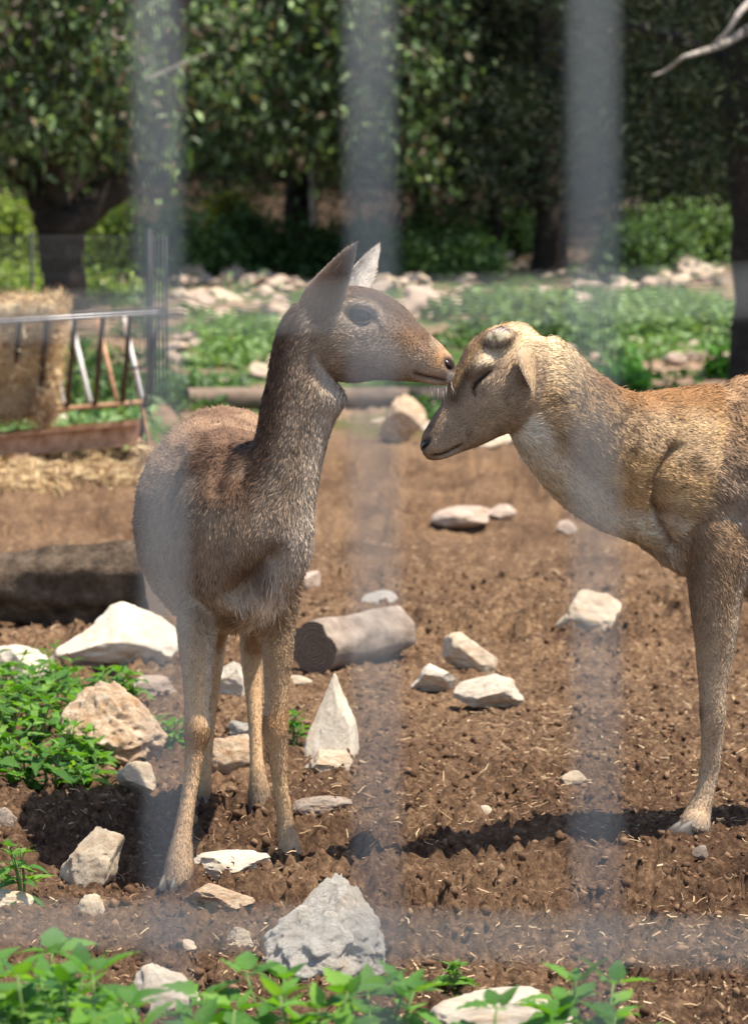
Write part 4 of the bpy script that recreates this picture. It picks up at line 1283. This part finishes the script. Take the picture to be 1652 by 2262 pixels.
def log_thing(a, b, r0, r1, label, mat, name='log', rings=40, rough=.14, sag=0):
    a, b = np.asarray(a, float), np.asarray(b, float)
    root = thing(name, ((a + b) / 2) * np.array([1, 1, 0]) + np.array([0, 0, ground_z((a[0] + b[0]) / 2, (a[1] + b[1]) / 2)]), label, 'log')
    n = 28
    ax = (b - a) / np.linalg.norm(b - a); s_ = np.cross(ax, [0, 0, 1.0]); s_ /= np.linalg.norm(s_); u_ = np.cross(s_, ax)
    V = []
    for i in range(rings + 1):
        t = i / rings
        for k in range(n):
            th = 2 * math.pi * k / n
            V.append([t, th])
    V = np.array(V); c = a + V[:, :1] * (b - a)
    dirs = np.cos(V[:, 1:]) * s_ + np.sin(V[:, 1:]) * u_
    r = r0 + (r1 - r0) * V[:, 0]
    L = np.linalg.norm(b - a)
    Q = np.stack([V[:, 0] * L * 2.2, np.cos(V[:, 1]) * 1.1, np.sin(V[:, 1]) * 1.1], -1)
    r = r * (1 + rough * fbm(Q + a[0], 1.6, 4, 3) * 2 + rough * .5 * noise(np.stack([V[:, 0] * L * 3, np.cos(V[:, 1]) * 5, np.sin(V[:, 1]) * 5], -1), 1, 8))
    P = c + dirs * r[:, None]
    F = [(i * n + k, (i + 1) * n + k, (i + 1) * n + (k + 1) % n, i * n + (k + 1) % n) for i in range(rings) for k in range(n)]
    obj('bark', mesh_from(P, F), mat, root)
    for end, sg in ((0, 1), (rings, -1)):
        cc = a if end == 0 else b
        V2 = [(0, 0, 0)] + [tuple(p - cc) for p in P[end * n:(end + 1) * n]]
        # local frame so the rings run round the pith
        Rm = np.stack([ax, s_, u_], 0)
        V2 = (np.array(V2) @ Rm.T)
        F2 = [((0, k + 1, (k + 1) % n + 1) if sg > 0 else (0, (k + 1) % n + 1, k + 1)) for k in range(n)]
        e = obj('sawn_end', mesh_from(V2, F2, smooth_shade=False), M['rings'], root, loc=(0, 0, 0))
        e.matrix_local = Matrix.Translation(Vector(cc) - root.location) @ Matrix(Rm.T.tolist()).to_4x4()
    return root
p0 = G(-90, 1385); p1 = G(345, 1395)
log_thing([p0[0], p0[1] + .12, .105], [p1[0], p1[1] + .12, .135], .10, .140, 'thick dark weathered log lying behind the broad white boulder', M['bark'])
p0 = G(692, 1488)
log_thing([p0[0], p0[1] + .03, .068], [p0[0] + .24, p0[1] + .42, .075], .078, .072, 'short sawn log with its ringed end facing out behind the doe', M['greybark'])
p0 = G(412, 905); p1 = G(1020, 900)
log_thing(p0 + np.array([0, 0, .06]), p1 + np.array([0, 0, .06]), .062, .058, 'long smooth timber pole lying across the slope behind the deer', M['timber'], 'timber_pole', 20, .03)

# ------------------------------------------------------------------ hay rack, bale, straw
M['rust'] = noise_mat('rusty steel', [(.3, (.20, .10, .055)), (.5, (.38, .21, .12)), (.75, (.54, .35, .23))], 18, .75, .4, .003, metallic=.2)
M['oldpaint'] = noise_mat('worn pale paint', [(.35, (.24, .13, .08)), (.45, (.52, .49, .45)), (.75, (.66, .64, .60))], 6, .6, .3, .002)
M['darksteel'] = noise_mat('dark painted steel', [(.3, (.035, .03, .028)), (.7, (.10, .075, .06))], 22, .6, .3, .002, metallic=.3)
M['greysteel'] = noise_mat('bare steel rail', [(.3, (.18, .17, .17)), (.7, (.38, .37, .36))], 22, .45, .2, .002, metallic=.5)
def hay_rack():
    Yn, Yf, Yb = 16.85, 17.55, 17.2
    b0 = G(160, 1030)
    root = thing('hay_rack', (b0[0], 17.2, ground_z(b0[0], 17.2)), 'rusty steel hay rack with slanted V bars holding a bale', 'hay rack')
    def bar(pts, r, mat, name='bar'):
        mb = MB(); mb.tube(pts, r, 8); obj(name, mb.mesh(), M[mat], root)
    bar([W(-260, 725, Yn), W(350, 691, Yn)], .0105, 'greysteel', 'rail')
    bar([W(-240, 716, Yf), W(366, 682, Yf)], .010, 'darksteel', 'rail')
    bar([W(-250, 935, Yb), W(318, 888, Yb)], .011, 'rust', 'rail')
    for k in range(-4, 5):
        u = 44 + 61 * k
        bar([W(u, 712 - .055 * (u - 44), Yn), W(u - 16, 905 - .075 * (u - 44), Yb)], .0125, 'darksteel')
        uf = 40 + 58 * k
        bar([W(uf, 708 - .055 * (uf - 44), Yf), W(uf + 44, 900 - .075 * (uf + 44 - 44), Yb)], .0125, 'oldpaint' if k % 3 else 'rust')
    # end frame: crossing legs, braces
    bar([W(278, 700, Yf), W(297, 812, 17.4), W(338, 1006, Yn + .12)], .0105, 'rust', 'leg')
    bar([W(355, 690, Yn), W(322, 892, 17.2), W(308, 1022, 17.45)], .0105, 'darksteel', 'leg')
    bar([W(-250, 712, Yf), W(-200, 1040, Yn + .1)], .0105, 'oldpaint', 'leg')
    bar([W(-200, 712, Yn), W(-250, 1040, Yf)], .0105, 'darksteel', 'leg')
    bar([W(288, 813, 17.35), W(330, 811, 17.1)], .008, 'darksteel', 'brace')
    bar([W(292, 982, 17.2), W(340, 981, 17.0)], .010, 'rust', 'brace')
    # trough: an open steel channel hung below
    A = W(-240, 985, 16.95); B = W(305, 936, 16.95); h = px(46, 16.95)
    ax = B - A; up = np.array([0, 0, 1.0])
    mb = MB(); mb.box(A - up * h, ax, np.array([0, .006, 0]), up * h); obj('trough_side', mb.mesh(False), M['rust'], root)
    mb = MB(); mb.box(A - up * h - np.array([0, .03, 0]), ax, np.array([0, .029, 0]), up * .006); obj('trough_flange', mb.mesh(False), M['rust'], root)
    mb = MB(); mb.box(A - np.array([0, .03, .004]), ax, np.array([0, .029, 0]), up * .008); obj('trough_flange', mb.mesh(False), M['rust'], root)
    mb = MB(); mb.box(A - up * (h - .002) + np.array([0, .0065, 0]), ax, np.array([0, .42, 0]), up * .006); obj('trough_bottom', mb.mesh(False), M['rust'], root)
    mb = MB(); mb.box(A - up * (h - .009) + np.array([0, .42, 0]), ax, np.array([0, .006, 0]), up * h * .9); obj('trough_side', mb.mesh(False), M['rust'], root)
hay_rack()

def hay_bale():
    c = W(28, 915, 17.2)
    x1 = W(128, 800, 17.2)[0]; x0 = W(-230, 800, 17.2)[0]
    z0 = c[2] - .0; z1 = W(40, 672, 17.2)[2]
    nx, ny, nz = 30, 12, 14
    bm = bmesh.new(); bmesh.ops.create_cube(bm, size=1); bmesh.ops.subdivide_edges(bm, edges=bm.edges, cuts=12, use_grid_fill=True)
    V = np.array([v.co[:] for v in bm.verts]); F = [[v.index for v in f.verts] for f in bm.faces]; bm.free()
    # V-shaped lower part follows the rack bars
    Q = V * np.array([x1 - x0, .50, z1 - z0])
    t = V[:, 2] + .5
    Q[:, 1] *= (.30 + .70 * smooth(0, .9, t))
    nn = V / (np.abs(V).max(1)[:, None] + 1e-9)
    Q += (V / np.linalg.norm(V, axis=1)[:, None]) * (fbm(Q, 5, 4, 9) * .05)[:, None]
    Q[:, 0] -= .03 * (1 - t) * (V[:, 0] > 0)
    Q += np.array([(x0 + x1) / 2, 17.2, (z0 + z1) / 2])
    root = thing('hay_bale', ((x0 + x1) / 2, 17.2, z0), 'pale straw bale sitting in the rusty hay rack', 'hay bale')
    obj('core', mesh_from(Q, F), M['hay'], root)
    # loose stalks all over
    N = 9000
    idx = rng.integers(0, len(Q), N)
    P = Q[idx] + rng.normal(size=(N, 3)) * .015
    me = straws(P, .05 + .09 * rng.random(N), .0012 + .0012 * rng.random(N), 2.4, straw_cols(N, 1.6) * np.array([1.05, 1.1, 1.05]), 0, .5)
    obj('stalks', me, M['straw'], root, kind='stuff')
    # wisp hanging below the bale
    N = 700
    t = rng.random(N); cx = W(100, 900, 17.1)
    P = np.stack([cx[0] + rng.normal(size=N) * .03 * (1.3 - t), 17.05 + rng.normal(size=N) * .03, cx[2] + .08 - t * .16], -1)
    me = straws(P, .05 + .05 * rng.random(N), np.full(N, .0012), 3.0, straw_cols(N, 1.2), 0, .3)
    obj('stalks', me, M['straw'], root, kind='stuff')
M['hay'] = noise_mat('packed hay', [(.3, (.34, .25, .14)), (.55, (.56, .45, .28)), (.75, (.68, .57, .38))], 30, .9, .8, .02)
hay_bale()

def straw_pile():
    N = 14000
    u = rng.uniform(-40, 330, N); v = 1022 + 62 * rng.random(N) - (u - 150) * .05
    vt = np.interp(np.linspace(10, 20, 200), np.linspace(10, 20, 200), [HORIZ + (CAM_H - float(ground_z(-1.0, y))) / y * FOC for y in np.linspace(10, 20, 200)])
    y = np.interp(-v, -vt, np.linspace(10, 20, 200))
    x = (u - CU) / FOC * y
    P = np.stack([x, y, 0 * x], -1)
    hgt = .03 + .03 * noise(P, 1.5, 3)
    P[:, 2] = ground_z(x, y) + micro(P) + np.maximum(hgt, 0) * rng.random(N)
    me = straws(P, .05 + .10 * rng.random(N), .0014 + .0014 * rng.random(N), 1.0, straw_cols(N, 1.5) * np.array([1.0, 1.05, 1.0]), .004, .4)
    obj('fallen_straw', me, M['straw'], label='pale yellow straw spilled on the ground in front of the hay rack', cat='straw', kind='stuff')
straw_pile()

# ------------------------------------------------------------------ garden fence behind the rack
M['blackwire'] = noise_mat('black wire', [(.3, (.008, .008, .008)), (.7, (.02, .019, .018))], 20, .6, 0)
def back_fence():
    Y = 19.6
    b = G(330, 930)
    root = thing('mesh_fence', (b[0], Y, ground_z(b[0], Y)), 'dark wire mesh fence with a corner post behind the hay rack', 'fence')
    def seg(pts, r, name='wire', n=6):
        mb = MB(); mb.tube(pts, r, n); obj(name, mb.mesh(), M['blackwire'], root)
    zb = lambda x, y: float(ground_z(x, y)) - .03
    def post(u, v, Yp, r):
        t = W(u, v, Yp); seg([[t[0], Yp, zb(t[0], Yp)], t], r, 'post', 10)
    post(331, 506, Y, .017); post(-120, 512, Y, .017); post(70, 512, Y, .009)
    post(365, 520, Y + 1.2, .010)
    for k in range(-12, 36):
        u = 12 + 11 * k
        if u > 322: continue
        t = W(u, 520, Y); seg([[t[0], Y, zb(t[0], Y)], t], .0026, n=4)
    for k in range(9):
        v = 522 + 44 * k
        seg([W(-125, v, Y + .004), W(331, v, Y + .004)], .0026, n=4)
    for k in range(5):
        a = W(331 + 8 * k, 520, Y + .25 * k); seg([[a[0], a[1], zb(a[0], a[1])], a], .0032, n=4)
    for k in range(9):
        v = 530 + 44 * k
        seg([W(331, v, Y), W(365, v, Y + 1.2)], .0026, n=4)
back_fence()

# ------------------------------------------------------------------ trees, bushes, weeds
M['foliage'] = attr_mat('foliage', .55, .3, trans=.3)
M['needle'] = attr_mat('dark conifer foliage', .7, .15, trans=.12)

def leaf_cloud(P, L, wr, base, spread, droop=0.0, up=.5, per=0):
    """leaf blades at points P; returns mesh with colours"""
    N = len(P)
    th = rng.random(N) * 6.283; ph = rng.normal(size=N) * .6 - droop
    d = np.stack([np.cos(th) * np.cos(ph), np.sin(th) * np.cos(ph), np.sin(ph)], -1)
    n = rng.normal(size=(N, 3)) * .7 + np.array([0, 0, up * 1.5]); n -= (n * d).sum(1)[:, None] * d; n /= np.linalg.norm(n, axis=1)[:, None] + 1e-9
    s_ = np.cross(n, d); L = L[:, None]; w = L * wr
    V = np.stack([P, P + d * L * .45 + s_ * w * .5 + n * L * .06, P + d * L - n * L * .08, P + d * L * .45 - s_ * w * .5 + n * L * .06], 1)
    i = np.arange(N)[:, None] * 4
    F = (i + np.array([0, 1, 2, 3])).ravel()
    me = mesh_np(V.reshape(-1, 3), F, np.full(N, 4), 'foliage', False)
    base = np.asarray(base, float)
    c = base[rng.integers(0, len(base), N)] * (1 + spread * (rng.random((N, 1)) - .5))
    if per:
        g = .45 + 1.2 * rng.random((N // per + 1, 1)) ** 1.3; c = c * np.repeat(g, per, 0)[:N]  # painted brightness per clump: sunlit clusters and dark gaps, at random
    set_col(me, np.repeat(c, 4, 0))
    return me

def clumps(n, lo, hi, per, rad, shape=None):
    lo, hi = np.asarray(lo, float), np.asarray(hi, float)
    c = lo + (hi - lo) * rng.random((n, 3))
    if shape is not None: c = c[shape(c)]
    P = np.repeat(c, per, 0) + rng.normal(size=(len(c) * per, 3)) * rad * np.repeat(.5 + rng.random((len(c), 1)), per, 0)
    return P, c

GREEN = [(.055, .095, .035), (.085, .14, .05), (.14, .20, .085), (.05, .07, .033), (.20, .27, .12), (.12, .09, .055)]
DARKG = [(.012, .020, .009), (.017, .028, .011), (.024, .037, .015), (.034, .036, .017)]

def tree_limbs(root, limbs, mat):
    mb = MB()
    for pts, r in limbs:
        P = catmull(pts, 5); R = np.interp(np.linspace(0, 1, len(P)), np.linspace(0, 1, len(r)), r)
        P = P + rng.normal(size=P.shape) * (R * .07)[:, None]
        mb.tube(P, R, 12, jitter=.06)
    return obj('trunk', mb.mesh(), mat, root)

def carob():
    Y = 26.0
    b = G(135, 712)
    root = thing('broadleaf_tree', (b[0], Y, ground_z(b[0], Y)), 'broad leafy tree with a dark forked trunk behind the hay rack', 'tree')
    w_ = lambda u, v, dy=0: W(u, v, Y + dy)
    base = W(132, 720, Y); base[2] = ground_z(base[0], Y) - .1
    tree_limbs(root, [
        ([base, w_(140, 640), w_(136, 560), w_(132, 500), w_(128, 455)], [.21, .16, .155, .19, .15]),
        ([w_(128, 490), w_(88, 430), w_(60, 385), w_(5, 350, -.3), w_(-120, 260, -.6), w_(-240, 60, -.8)], [.14, .10, .085, .07, .06, .05]),
        ([w_(130, 500), w_(118, 410, -.1), w_(112, 310, -.3), w_(95, 200, -.5), w_(60, 60, -.7), w_(30, -160, -.8)], [.11, .08, .065, .055, .045, .035]),
        ([w_(140, 500), w_(205, 450, .1), w_(290, 375, .2), w_(335, 290, .2), w_(362, 170, .1), w_(395, 0, 0), w_(430, -260, -.2)], [.15, .13, .125, .115, .10, .09, .07]),
    ], M['darkbark'])
    for pts in ([(60, -60), (130, 100), (160, 150), (180, 210)], [(0, 295), (50, 240), (105, 190), (150, 175)], [(270, -40), (215, 60), (180, 110)], [(20, -40), (75, 55), (105, 80)]):
        P = catmull([W(u, v, Y - 1.2 - .3 * rng.random() + (4.6 if u > 390 else 0)) for u, v in pts], 4)
        mb = MB(); mb.tube(P + rng.normal(size=P.shape) * .006, np.linspace(.014, .004, len(P)), 6)
        obj('branch', mb.mesh(), M['palebark'], root)
    def keep(c):
        # bottom of the crown hangs unevenly
        uvz = HORIZ - (c[:, 2] - CAM_H) / c[:, 1] * FOC
        u = CU + c[:, 0] / c[:, 1] * FOC
        lim = 360 + 110 * noise(np.stack([u / 110, c[:, 1] * .5, 0 * u], -1), 1, 4)
        lim = np.where(u < 335, np.minimum(lim, 385) - 25, lim)
        return uvz < lim
    P1, c = clumps(480, (-3.8, 24.2, 1.45), (-1.55, 27.6, 3.3), 46, .12, keep)
    P2, c = clumps(520, (-1.6, 29.6, 1.45), (.55, 33.0, 3.2), 46, .14, keep)
    P = np.concatenate([P1, P2])
    P[:, 2] -= np.abs(rng.normal(size=len(P))) * .05
    me = leaf_cloud(P, .07 + .05 * rng.random(len(P)), .55, GREEN, .6, .7, .5, 46)
    obj('crown', me, M['foliage'], root, kind='stuff')
    # twigs showing between the leaves
    Ph = P[P[:, 2] > 2.0]
    for q in Ph[rng.integers(0, len(Ph), 26)]:
        d = rng.normal(size=3) * np.array([.35, .25, .25])
        q = q - np.array([0, .12, 0])
        mb = MB(); mb.tube(catmull([q, q + d * .5 + rng.normal(size=3) * .04, q + d], 4), np.linspace(.011, .004, 9), 6)
        obj('branch', mb.mesh(), M['palebark'], root)
    P1, c = clumps(130, (-5.2, 25.2, 2.9), (-1.8, 27.4, 5.0), 40, .2)
    P2, c = clumps(180, (-.9, 30.0, 3.4), (1.0, 34.0, 5.6), 40, .2)
    P = np.concatenate([P1, P2])
    me = leaf_cloud(P, .12 + .08 * rng.random(len(P)), .6, GREEN, .5, .4, .6)
    obj('crown', me, M['foliage'], root, kind='stuff')
carob()

def conifer(u, vb, Y, r, label, clear, top, rad, nclump, per, trunk_top=None, group=None, cols=DARKG, leafL=.08, lean=0, name='conifer_tree'):
    b = W(u, vb, Y); x = b[0]; z0 = float(ground_z(x, Y))
    root = thing(name, (x, Y, z0), label, 'tree', group)
    tree_limbs(root, [([(x, Y, z0 - .15), (x + .02, Y, z0 + .6), (x - .02 + lean * .3, Y, z0 + 1.6), (x + lean, Y, z0 + 4.5)], [r * 1.25, r, r * .9, r * .5])] +
               [([(x, Y, z0 + clear + .35 * k), (x + math.cos(k * 2.4) * rad * .5, Y + math.sin(k * 2.4) * rad * .5, z0 + clear + .3 + .35 * k), (x + math.cos(k * 2.4) * rad * .95, Y + math.sin(k * 2.4) * rad * .95, z0 + clear + .2 + .4 * k)], [r * .3, r * .2, r * .06]) for k in range(7)], M['darkbark'])
    def keep(c):
        h = (c[:, 2] - z0 - clear) / (top - clear)
        rr = np.hypot(c[:, 0] - x, c[:, 1] - Y)
        return rr < rad * (1.05 - .55 * h) * (.85 + .3 * noise(c, 1.5, 7))
    P, c = clumps(nclump, (x - rad, Y - rad, z0 + clear - .25), (x + rad, Y + rad, z0 + top), per, .12, keep)
    me = leaf_cloud(P, leafL * (.7 + .7 * rng.random(len(P))), .30, cols, .6, .25, .3)
    obj('crown', me, M['needle'], root, kind='stuff')
    return root
conifer(1208, 612, 31.0, .13, 'dark conifer with a straight thick trunk left of the rightmost trunk', .8, 6.0, 1.9, 1700, 40)
conifer(1085, 600, 32.5, .06, 'slim dark conifer just left of the thick straight trunk', .95, 5.0, 1.3, 800, 36)
conifer(930, 590, 33.5, .08, 'dark conifer behind the doe\'s ears', .95, 5.5, 1.7, 1100, 36, cols=DARKG + [(.05, .075, .028)])
conifer(1450, 560, 35.5, .10, 'dark conifer farther back between the two thick trunks', .75, 6.0, 2.3, 1600, 36)
conifer(1668, 840, 21.0, .165, 'dark brown tree trunk standing behind the buck\'s back', 1.55, 5.5, 1.7, 800, 36, lean=-.1)
conifer(655, 580, 33.0, .12, 'shaded dark-trunked tree behind the pale post', .95, 5.5, 1.8, 900, 34, cols=GREEN[:2] + DARKG[2:], leafL=.07, name='shaded_tree')
for i, (u, Y, rd) in enumerate(((-900, 39, 2.6), (-520, 40, 2.6), (-150, 41, 2.6), (180, 42, 2.6), (480, 39, 2.6), (800, 40, 2.6), (1080, 41, 2.8), (1330, 40, 2.6), (1600, 39, 2.6), (1850, 38, 2.6), (2250, 39, 2.6))):
    conifer(u, 500, Y, .14, 'tree of the dense dark wood on the slope behind everything', .35, 5.5, rd, 1500, 26, group='trees of the wood on the slope', leafL=.12, cols=DARKG + [(.06, .055, .035)], name='wood_tree')

def bush(u, vb, vt, wpx, Y, label, cols, n=90, per=36, leafL=.06, group=None):
    b = W(u, vb, Y); x = b[0]; z0 = float(ground_z(x, Y)); wz = wpx / 2 * Y / FOC
    zt = W(u, vt, Y)[2]; h = max(zt - z0, .15)
    root = thing('bush', (x, Y, z0), label, 'bush', group)
    mb = MB()
    for k in range(5):
        a = k * 1.3
        mb.tube([(x, Y, z0 - .05), (x + math.cos(a) * wz * .4, Y + math.sin(a) * .2, z0 + h * .5), (x + math.cos(a) * wz * .7, Y + math.sin(a) * .35, z0 + h * .85)], [.02, .012, .005], 6)
    obj('stems', mb.mesh(), M['darkbark'], root)
    def keep(c): return ((c[:, 0] - x) / wz) ** 2 + ((c[:, 1] - Y) / (wz * .8)) ** 2 + ((c[:, 2] - z0) / h) ** 2 < 1.0 + .35 * noise(c, 2.5, 2)
    P, c = clumps(n * 2, (x - wz, Y - wz * .8, z0), (x + wz, Y + wz * .8, z0 + h * 1.05), per, .07, keep)
    me = leaf_cloud(P, leafL * (.7 + .7 * rng.random(len(P))), .6, cols, .5, .2, .8)
    obj('foliage', me, M['foliage'], root, kind='stuff')
YG = [(.22, .30, .06), (.30, .38, .08), (.17, .25, .05)]
MG = [(.05, .10, .03), (.07, .13, .04), (.10, .17, .05)]
LG = [(.12, .20, .065), (.16, .26, .085), (.21, .31, .115)]
for a in ((20, 640, 425, 190, 31.0, 'bright yellow-green bush left of the forked trunk', YG), (250, 640, 455, 180, 30.5, 'bright yellow-green bush between forked trunk and corner post', YG), (400, 600, 440, 150, 30.5, 'light green bush right of the corner post', LG),
          (500, 600, 420, 90, 34.0, 'bush with yellow flowers between the green bushes', [(.55, .45, .03), (.20, .24, .05), (.14, .2, .05)]),
          (470, 600, 520, 130, 30.5, 'mid-green bush above the rock heap', MG), (560, 595, 470, 170, 31.0, 'dark green bush left of the pale post', MG[:2]), (700, 595, 490, 170, 31.0, 'dark green bush below the pale post', MG[:2]),
          (800, 590, 458, 190, 31.2, 'light green bush behind the doe\'s ear tips', LG), (960, 570, 455, 210, 32.2, 'light green bush left of the slim conifer trunk', LG), (1120, 570, 462, 160, 32.8, 'light green bush right of the slim conifer trunk', LG),
          (1450, 560, 470, 200, 31.0, 'pale green bush on the slope left of the rightmost trunk', LG), (1560, 545, 440, 200, 32.0, 'pale green bush touching the rightmost trunk', LG), (1380, 580, 500, 130, 30.0, 'green bush beside the shaded gravel', MG), (870, 600, 520, 180, 30.2, 'shaded green bush at the foot of the conifers', MG[:2]), (1020, 600, 520, 200, 30.2, 'deeply shaded low bush left of the thick trunk', MG[:2])):
    bush(*a)

# pale post and a broken branch
pb = G(692, 570); mb = MB()
t = W(692, 335, 31.0); mb.tube([(t[0], 31, ground_z(t[0], 31) - .05), (t[0] + .004, 31, 1.4), t], [.042, .04, .038], 10)
obj('post', mb.mesh(), M['palebark'], label='pale wooden post standing in front of the shaded trees', cat='post')
mb = MB(); mb.tube(catmull([W(1630, 30, 19.4), W(1605, 70, 19.4), W(1575, 98, 19.45)], 4), np.linspace(.016, .009, 9), 8)
mb.tube(catmull([W(1510, 125, 19.6), W(1470, 155, 19.7), W(1440, 168, 19.7)], 4), np.linspace(.012, .006, 9), 8)
mb.tube(catmull([W(1700, -30, 20.6), W(1660, 0, 20.0), W(1630, 30, 19.4)], 4), np.linspace(.03, .016, 9), 8)
mb.tube(catmull([W(1660, 60, 20.6), W(1590, 100, 20.2), W(1510, 125, 19.6)], 4), np.linspace(.03, .012, 9), 8)
obj('bare_branch', mb.mesh(), M['palebark'], label='bare pale broken branch sticking out beside the rightmost trunk', cat='branch')

# green ground cover among the rocks
def weeds():
    Yt = np.linspace(12, 36, 600)
    vt = np.array([HORIZ + (CAM_H - float(ground_z(0.2, y))) / y * FOC for y in Yt])
    fields = [(20, 620, 80, 50, 2500, YG), (255, 630, 90, 50, 2200, YG), (400, 585, 60, 22, 700, LG), (1330, 695, 290, 62, 5600, LG), (1450, 715, 200, 60, 3800, LG), (1100, 715, 170, 60, 3000, MG), (1480, 838, 160, 36, 4000, [(.05, .16, .015), (.07, .2, .02), (.04, .11, .015)]), (510, 790, 100, 35, 900, LG), (500, 745, 110, 30, 800, [(.10, .2, .03), (.13, .24, .04)]),
              (600, 765, 60, 30, 500, LG), (480, 690, 90, 40, 80, MG), (560, 640, 70, 30, 80, MG), (450, 870, 100, 60, 2600, MG), (250, 880, 110, 70, 2600, MG), (150, 930, 170, 30, 1600, LG), (40, 935, 60, 22, 800, LG), (240, 620, 120, 60, 1500, MG), (960, 725, 80, 22, 900, MG), (700, 600, 150, 20, 900, MG),
              (1480, 560, 150, 26, 1500, MG), (940, 915, 40, 22, 400, MG), (420, 980, 60, 30, 300, MG), (240, 945, 110, 30, 700, LG), (300, 700, 50, 60, 300, MG), (1250, 780, 120, 50, 1500, MG)]
    Ps = []; Cs = []
    for (u, v, ru, rv, n, cols) in fields:
        a = rng.random(n) * 6.283; r = np.sqrt(rng.random(n))
        uu = u + ru * r * np.cos(a); vv = v + rv * r * np.sin(a)
        y = np.interp(-vv, -vt, Yt); x = (uu - CU) / FOC * y
        P = np.stack([x, y, 0 * x], -1)
        k = noise(P, 2.2, 13) + .35 > 0
        P = P[k]; nn = len(P)
        P[:, 2] = ground_z(P[:, 0], P[:, 1]) + rng.random(nn) ** 1.5 * (.05 + .16 * smooth(-.2, .8, noise(P, 1.7, 19)))
        Ps.append(P); Cs.append(np.asarray(cols)[rng.integers(0, len(cols), nn)])
    P = np.concatenate(Ps); C = np.concatenate(Cs)
    me = leaf_cloud(P, .05 + .06 * rng.random(len(P)), .55, [(.1, .1, .1)], 0, .1, 1.0)
    set_col_existing = me.color_attributes['col']
    CC = np.repeat(C * (.7 + .6 * rng.random((len(C), 1))), 4, 0).astype(np.float32)
    CC = np.concatenate([CC, np.ones((len(CC), 1), np.float32)], 1)
    set_col_existing.data.foreach_set('color', CC.ravel())
    obj('weeds', me, M['foliage'], label='low green weeds covering the stony ground behind the deer', cat='weeds', kind='stuff')
weeds()
